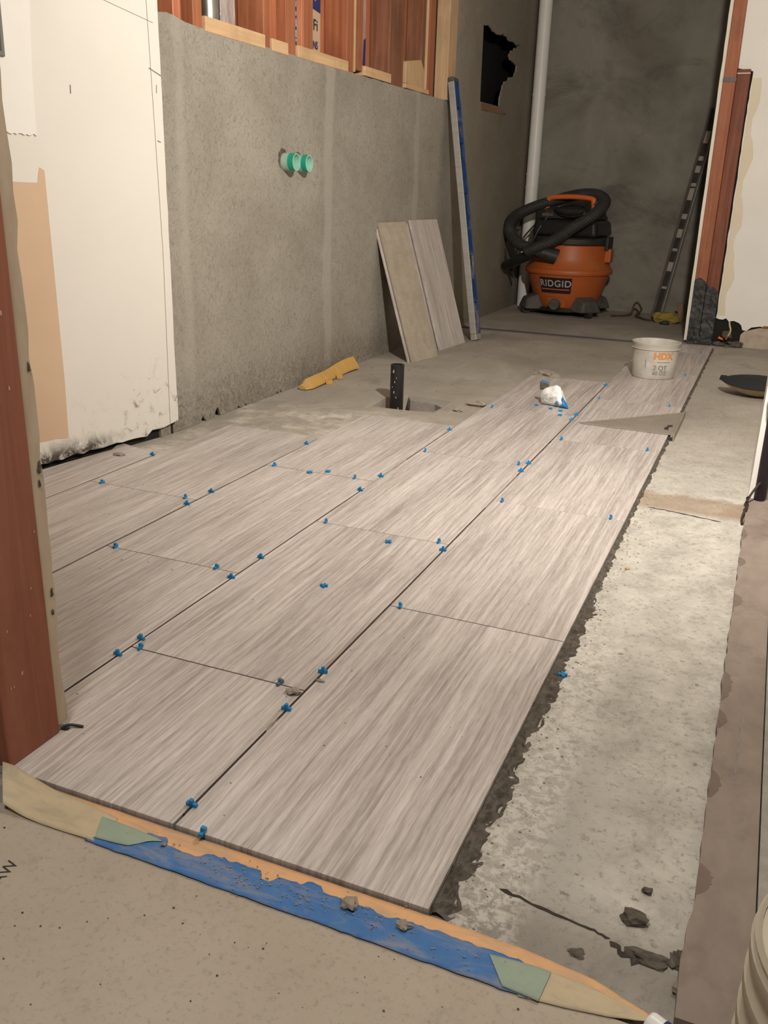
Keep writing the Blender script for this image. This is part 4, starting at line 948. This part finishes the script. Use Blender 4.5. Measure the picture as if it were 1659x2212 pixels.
vp('side_clip', G().box(.226, .246, -.05, .05, .42, .52), M_BLKD, bevel=.006)
h = G().tube([(-.155, -.06, .70), (-.148, -.06, .762), (-.125, -.06, .786), (.0, -.06, .795), (.115, -.06, .786), (.136, -.06, .762), (.142, -.06, .70)], .0185, 14)
vp('handle', h, M_ORGH, smooth=True)
vp('handle_hub', G().cyl((.145, -.06, .755), (.168, -.06, .75), .026, .012, 16), M_GRAYP, smooth=True)
vp('handle_hub', G().cyl((-.157, -.06, .755), (-.176, -.06, .75), .026, .012, 16), M_GRAYP, smooth=True)
vp('cord_wrap', G().tube([(-.08, -.12, .70), (-.02, -.15, .665), (.06, -.155, .66), (.12, -.14, .69), (.10, -.10, .73), (.0, -.10, .74), (-.07, -.12, .715), (-.03, -.155, .685), (.05, -.16, .675), (.1, -.15, .70)], .011, 10), M_BLK, smooth=True)
vp('vent', G().box(-.15, -.08, -.142, -.134, .655, .675), M_GRAYP); vp('vent', G().box(.10, .14, -.142, -.134, .655, .672), M_GRAYP)
# front label following the drum, with raised lettering
def vd(a, z, off): r = drum_r(z)+off; return (r*sin(a), -r*cos(a), z)
nl = 16
lg = G().add([vd(-.43+.86*i/nl, z, .003) for z in (.140, .232) for i in range(nl+1)], [(i, i+1, nl+2+i, nl+1+i) for i in range(nl)])
lbl = vp('brand_label', lg, pm('dark_label', (.022, .012, .018), (.03, .016, .024), (20, 20, 20), .4, 0), drum)
vs, fs = text2d('RIDGID', .054, 'CENTER', 1.12, .0010)
put('lettering', G().add([vd(a/.232, .196+b, .0045) for a, b in vs], fs).xf(VR), pm('grey_lettering', (.42, .40, .38), (.48, .46, .43), (20, 20, 20), .5, 0), lbl)
put('label_stripe', G().add([vd(-.39+.78*i/nl, z, .0045) for z in (.160, .166) for i in range(nl+1)], [(i, i+1, nl+2+i, nl+1+i) for i in range(nl)]).xf(VR), M_ORGH, lbl)
vp('drain_panel', G().add([vd(-.31+.62*i/10, z, .0035*(1 if 0 < i < 10 else 0)) for z in (.055, .115) for i in range(11)], [(i, i+1, 12+i, 11+i) for i in range(10)]), M_ORG, drum, smooth=True)
vp('panel_lip', G().tube([vd(-.33+.66*i/8, .120-.02*(abs(i-4)/4)**6, .003) for i in range(9)], .003, 6, 4), M_ORG, drum)
dcap = G().cyl((0, -.188, .075), (0, -.228, .073), .036, .032, 20); vp('drain_cap', dcap, M_GRAYP, drum, smooth=True, bevel=.003)
for a in (-52, 52, 140, -140):
    R_ = Matrix.Rotation(radians(a), 4, 'Z')
    f_ = G().box8([(-.072, -.285, .034), (.072, -.285, .034), (.092, -.165, .034), (-.092, -.165, .034), (-.045, -.268, .098), (.045, -.268, .098), (.062, -.195, .125), (-.062, -.195, .125)]).xf(R_)
    ft = vp('caster_foot', f_, M_GRAYP, bevel=.012, seg=3)
    put('wheel', G().cyl((-.014, -.255, .0265), (.014, -.255, .0265), .0262, n=18).xf(R_).xf(VR), M_BLKD, ft, smooth=True)
vp('base_pan', G().lathe([(0, .030), (.21, .030), (.21, .0495), (0, .0495)], (0, 0, 0), 40), M_BLK)
# hose: in local coordinates, x to the right, -y to the viewer
hp = [(-.05, -.262, .385), (-.14, -.30, .425), (-.235, -.27, .455), (-.318, -.20, .515), (-.345, -.16, .585), (-.31, -.13, .655), (-.21, -.10, .720), (-.11, .0, .772), (.01, .05, .815), (.12, .03, .815), (.190, -.04, .770), (.182, -.14, .690), (.09, -.235, .59), (.0, -.285, .50), (-.12, -.315, .428), (-.17, -.318, .405)]
hose = vp('hose', G().tube(hp, .0385, 16, 22, .03), M_HOSE, smooth=False)
vp('hose_cuff', G().cyl((-.085, -.285, .405), (.0, -.245, .375), .046, .054, 24), M_BLKD, hose, smooth=True)
vp('hose_tail', G().tube([(-.12, -.29, .395), (-.20, -.28, .355), (-.27, -.25, .315), (-.335, -.20, .285)], lambda t: .036-.004*t, 16, 8), M_BLK, smooth=True)
vp('power_cord', G().tube([(-.14, -.10, .66), (-.22, -.12, .56), (-.27, -.14, .46), (-.20, -.17, .44), (-.16, -.16, .55), (-.12, -.13, .65)], .006, 8).tube([(-.31, -.10, .55), (-.385, -.12, .46), (-.385, -.12, .38), (-.35, -.12, .28), (-.30, -.12, .20)], .008, 8), M_BLK, smooth=True)

# ---- mortar lumps and crumbs
for x, y, z, r, sq_, sd, m_, lab_ in [
 (-.319, .305, 0, .0085, (1.3, .9, .55), 1, M_MORTL, 'grey mortar crumb on the tile joint nearest the threshold'),
 (-.3075, .222, -.003, .005, (.5, 3.2, .6), 2, M_MORTL, 'long mortar smear in the long joint close to the threshold'),
 (.193, .085, ZS, .0115, (1.25, .85, .45), 3, M_MORT, 'largest dark lump on the bare slab near the threshold'),
 (.200, .131, ZS, .0055, (1, 1, .6), 4, M_MORT, 'small dark lump on the bare slab just behind the largest one'),
 (-.567, 2.885, ZS, .034, (1.25, .8, .5), 5, M_MORTL, 'left dark dirt lump behind the spacer bag'),
 (-.520, 2.855, ZS, .024, (1.1, .8, .7), 6, M_MORTL, 'right dark dirt lump behind the spacer bag'),
 (-.652, 2.262, ZS, .022, (1.5, .8, .5), 7, M_MORTL, 'mortar lump on the slab right of the floor hole'),
 (-.690, 2.15, ZS, .014, (1.3, .8, .4), 8, M_MORTL, 'small mortar crumb between the floor hole and the tiles'),
 (-.076, -.026, -.0036, .0075, (1.2, 1, .5), 9, M_MORTL, 'grey crumb in the middle of the blue painters tape'),
 (-.016, -.028, -.0036, .006, (1.3, 1, .5), 10, M_MORTL, 'grey crumb toward the right of the blue painters tape'),
 (-.300, -.030, -.0036, .003, (1, 1, .6), 11, M_MORTL, 'tiny pale crumb toward the left end of the blue painters tape'),
 (-1.31, 1.165, -.0, .010, (1.6, .9, .35), 12, M_MORTL, 'flat mortar chip on the tiles below the white drywall'),
 (-.30, .352, 0, .0035, (1.8, .8, .6), 13, M_MORTL, 'tiny mortar chip just nearer than the spacer past the grey crumb'),
 (.045, 1.02, ZS, .004, (1.2, 1, .5), 14, M_YEL, 'tiny orange crumb on the bright part of the bare slab'),
]:
    tag(put('mortar_lump', G().lump((x, y, z), r, sq_, sd, 2, .7), m_, origin=(x, y, z)), lab_, 'mortar lump')
g = G()
for i in range(300):
    x = .012+abs(random.gauss(0, .022)); y = random.uniform(.0, 1.6)
    if x > .235: continue
    g.lump((x, y, ZS), random.uniform(.0005, .0017), (1.2, 1, .6), i, 1)
for i in range(230): g.lump((random.choice([random.gauss(-.19, .035), random.gauss(-.08, .05), random.uniform(-.35, .1)]), random.gauss(-.034, .009), -.0042), random.uniform(.0003, .0012), (1.2, 1, .6), i, 1)
put('mortar_crumbs', g, M_MORTL, floor, kind='stuff')
g = G()
for i in range(260): g.lump((random.uniform(-.75, .5), random.uniform(-.5, -.065), -.0064), random.uniform(.0004, .0014), (1.2, 1, .5), i, 1)
put('dust_crumbs', g, M_MORT, hb, kind='stuff')
g = G()
for i in range(130):
    x, y = random.uniform(-1.2, -.02), random.uniform(.03, 1.5)
    if y < .12 and x < -.53: continue
    g.lump((x, y, -.0002), random.uniform(.0005, .0014), (1.3, 1, .5), i, 1)
put('tile_crumbs', g, M_MORTL, floor, kind='stuff')
g = G()
for i in range(150): g.lump((random.uniform(-1.3, -.35), random.uniform(2.35, 3.9), ZS), random.uniform(.001, .004), (1.4, 1, .5), i, 1)
put('slab_crumbs', g, M_MORTL, floor, kind='stuff')
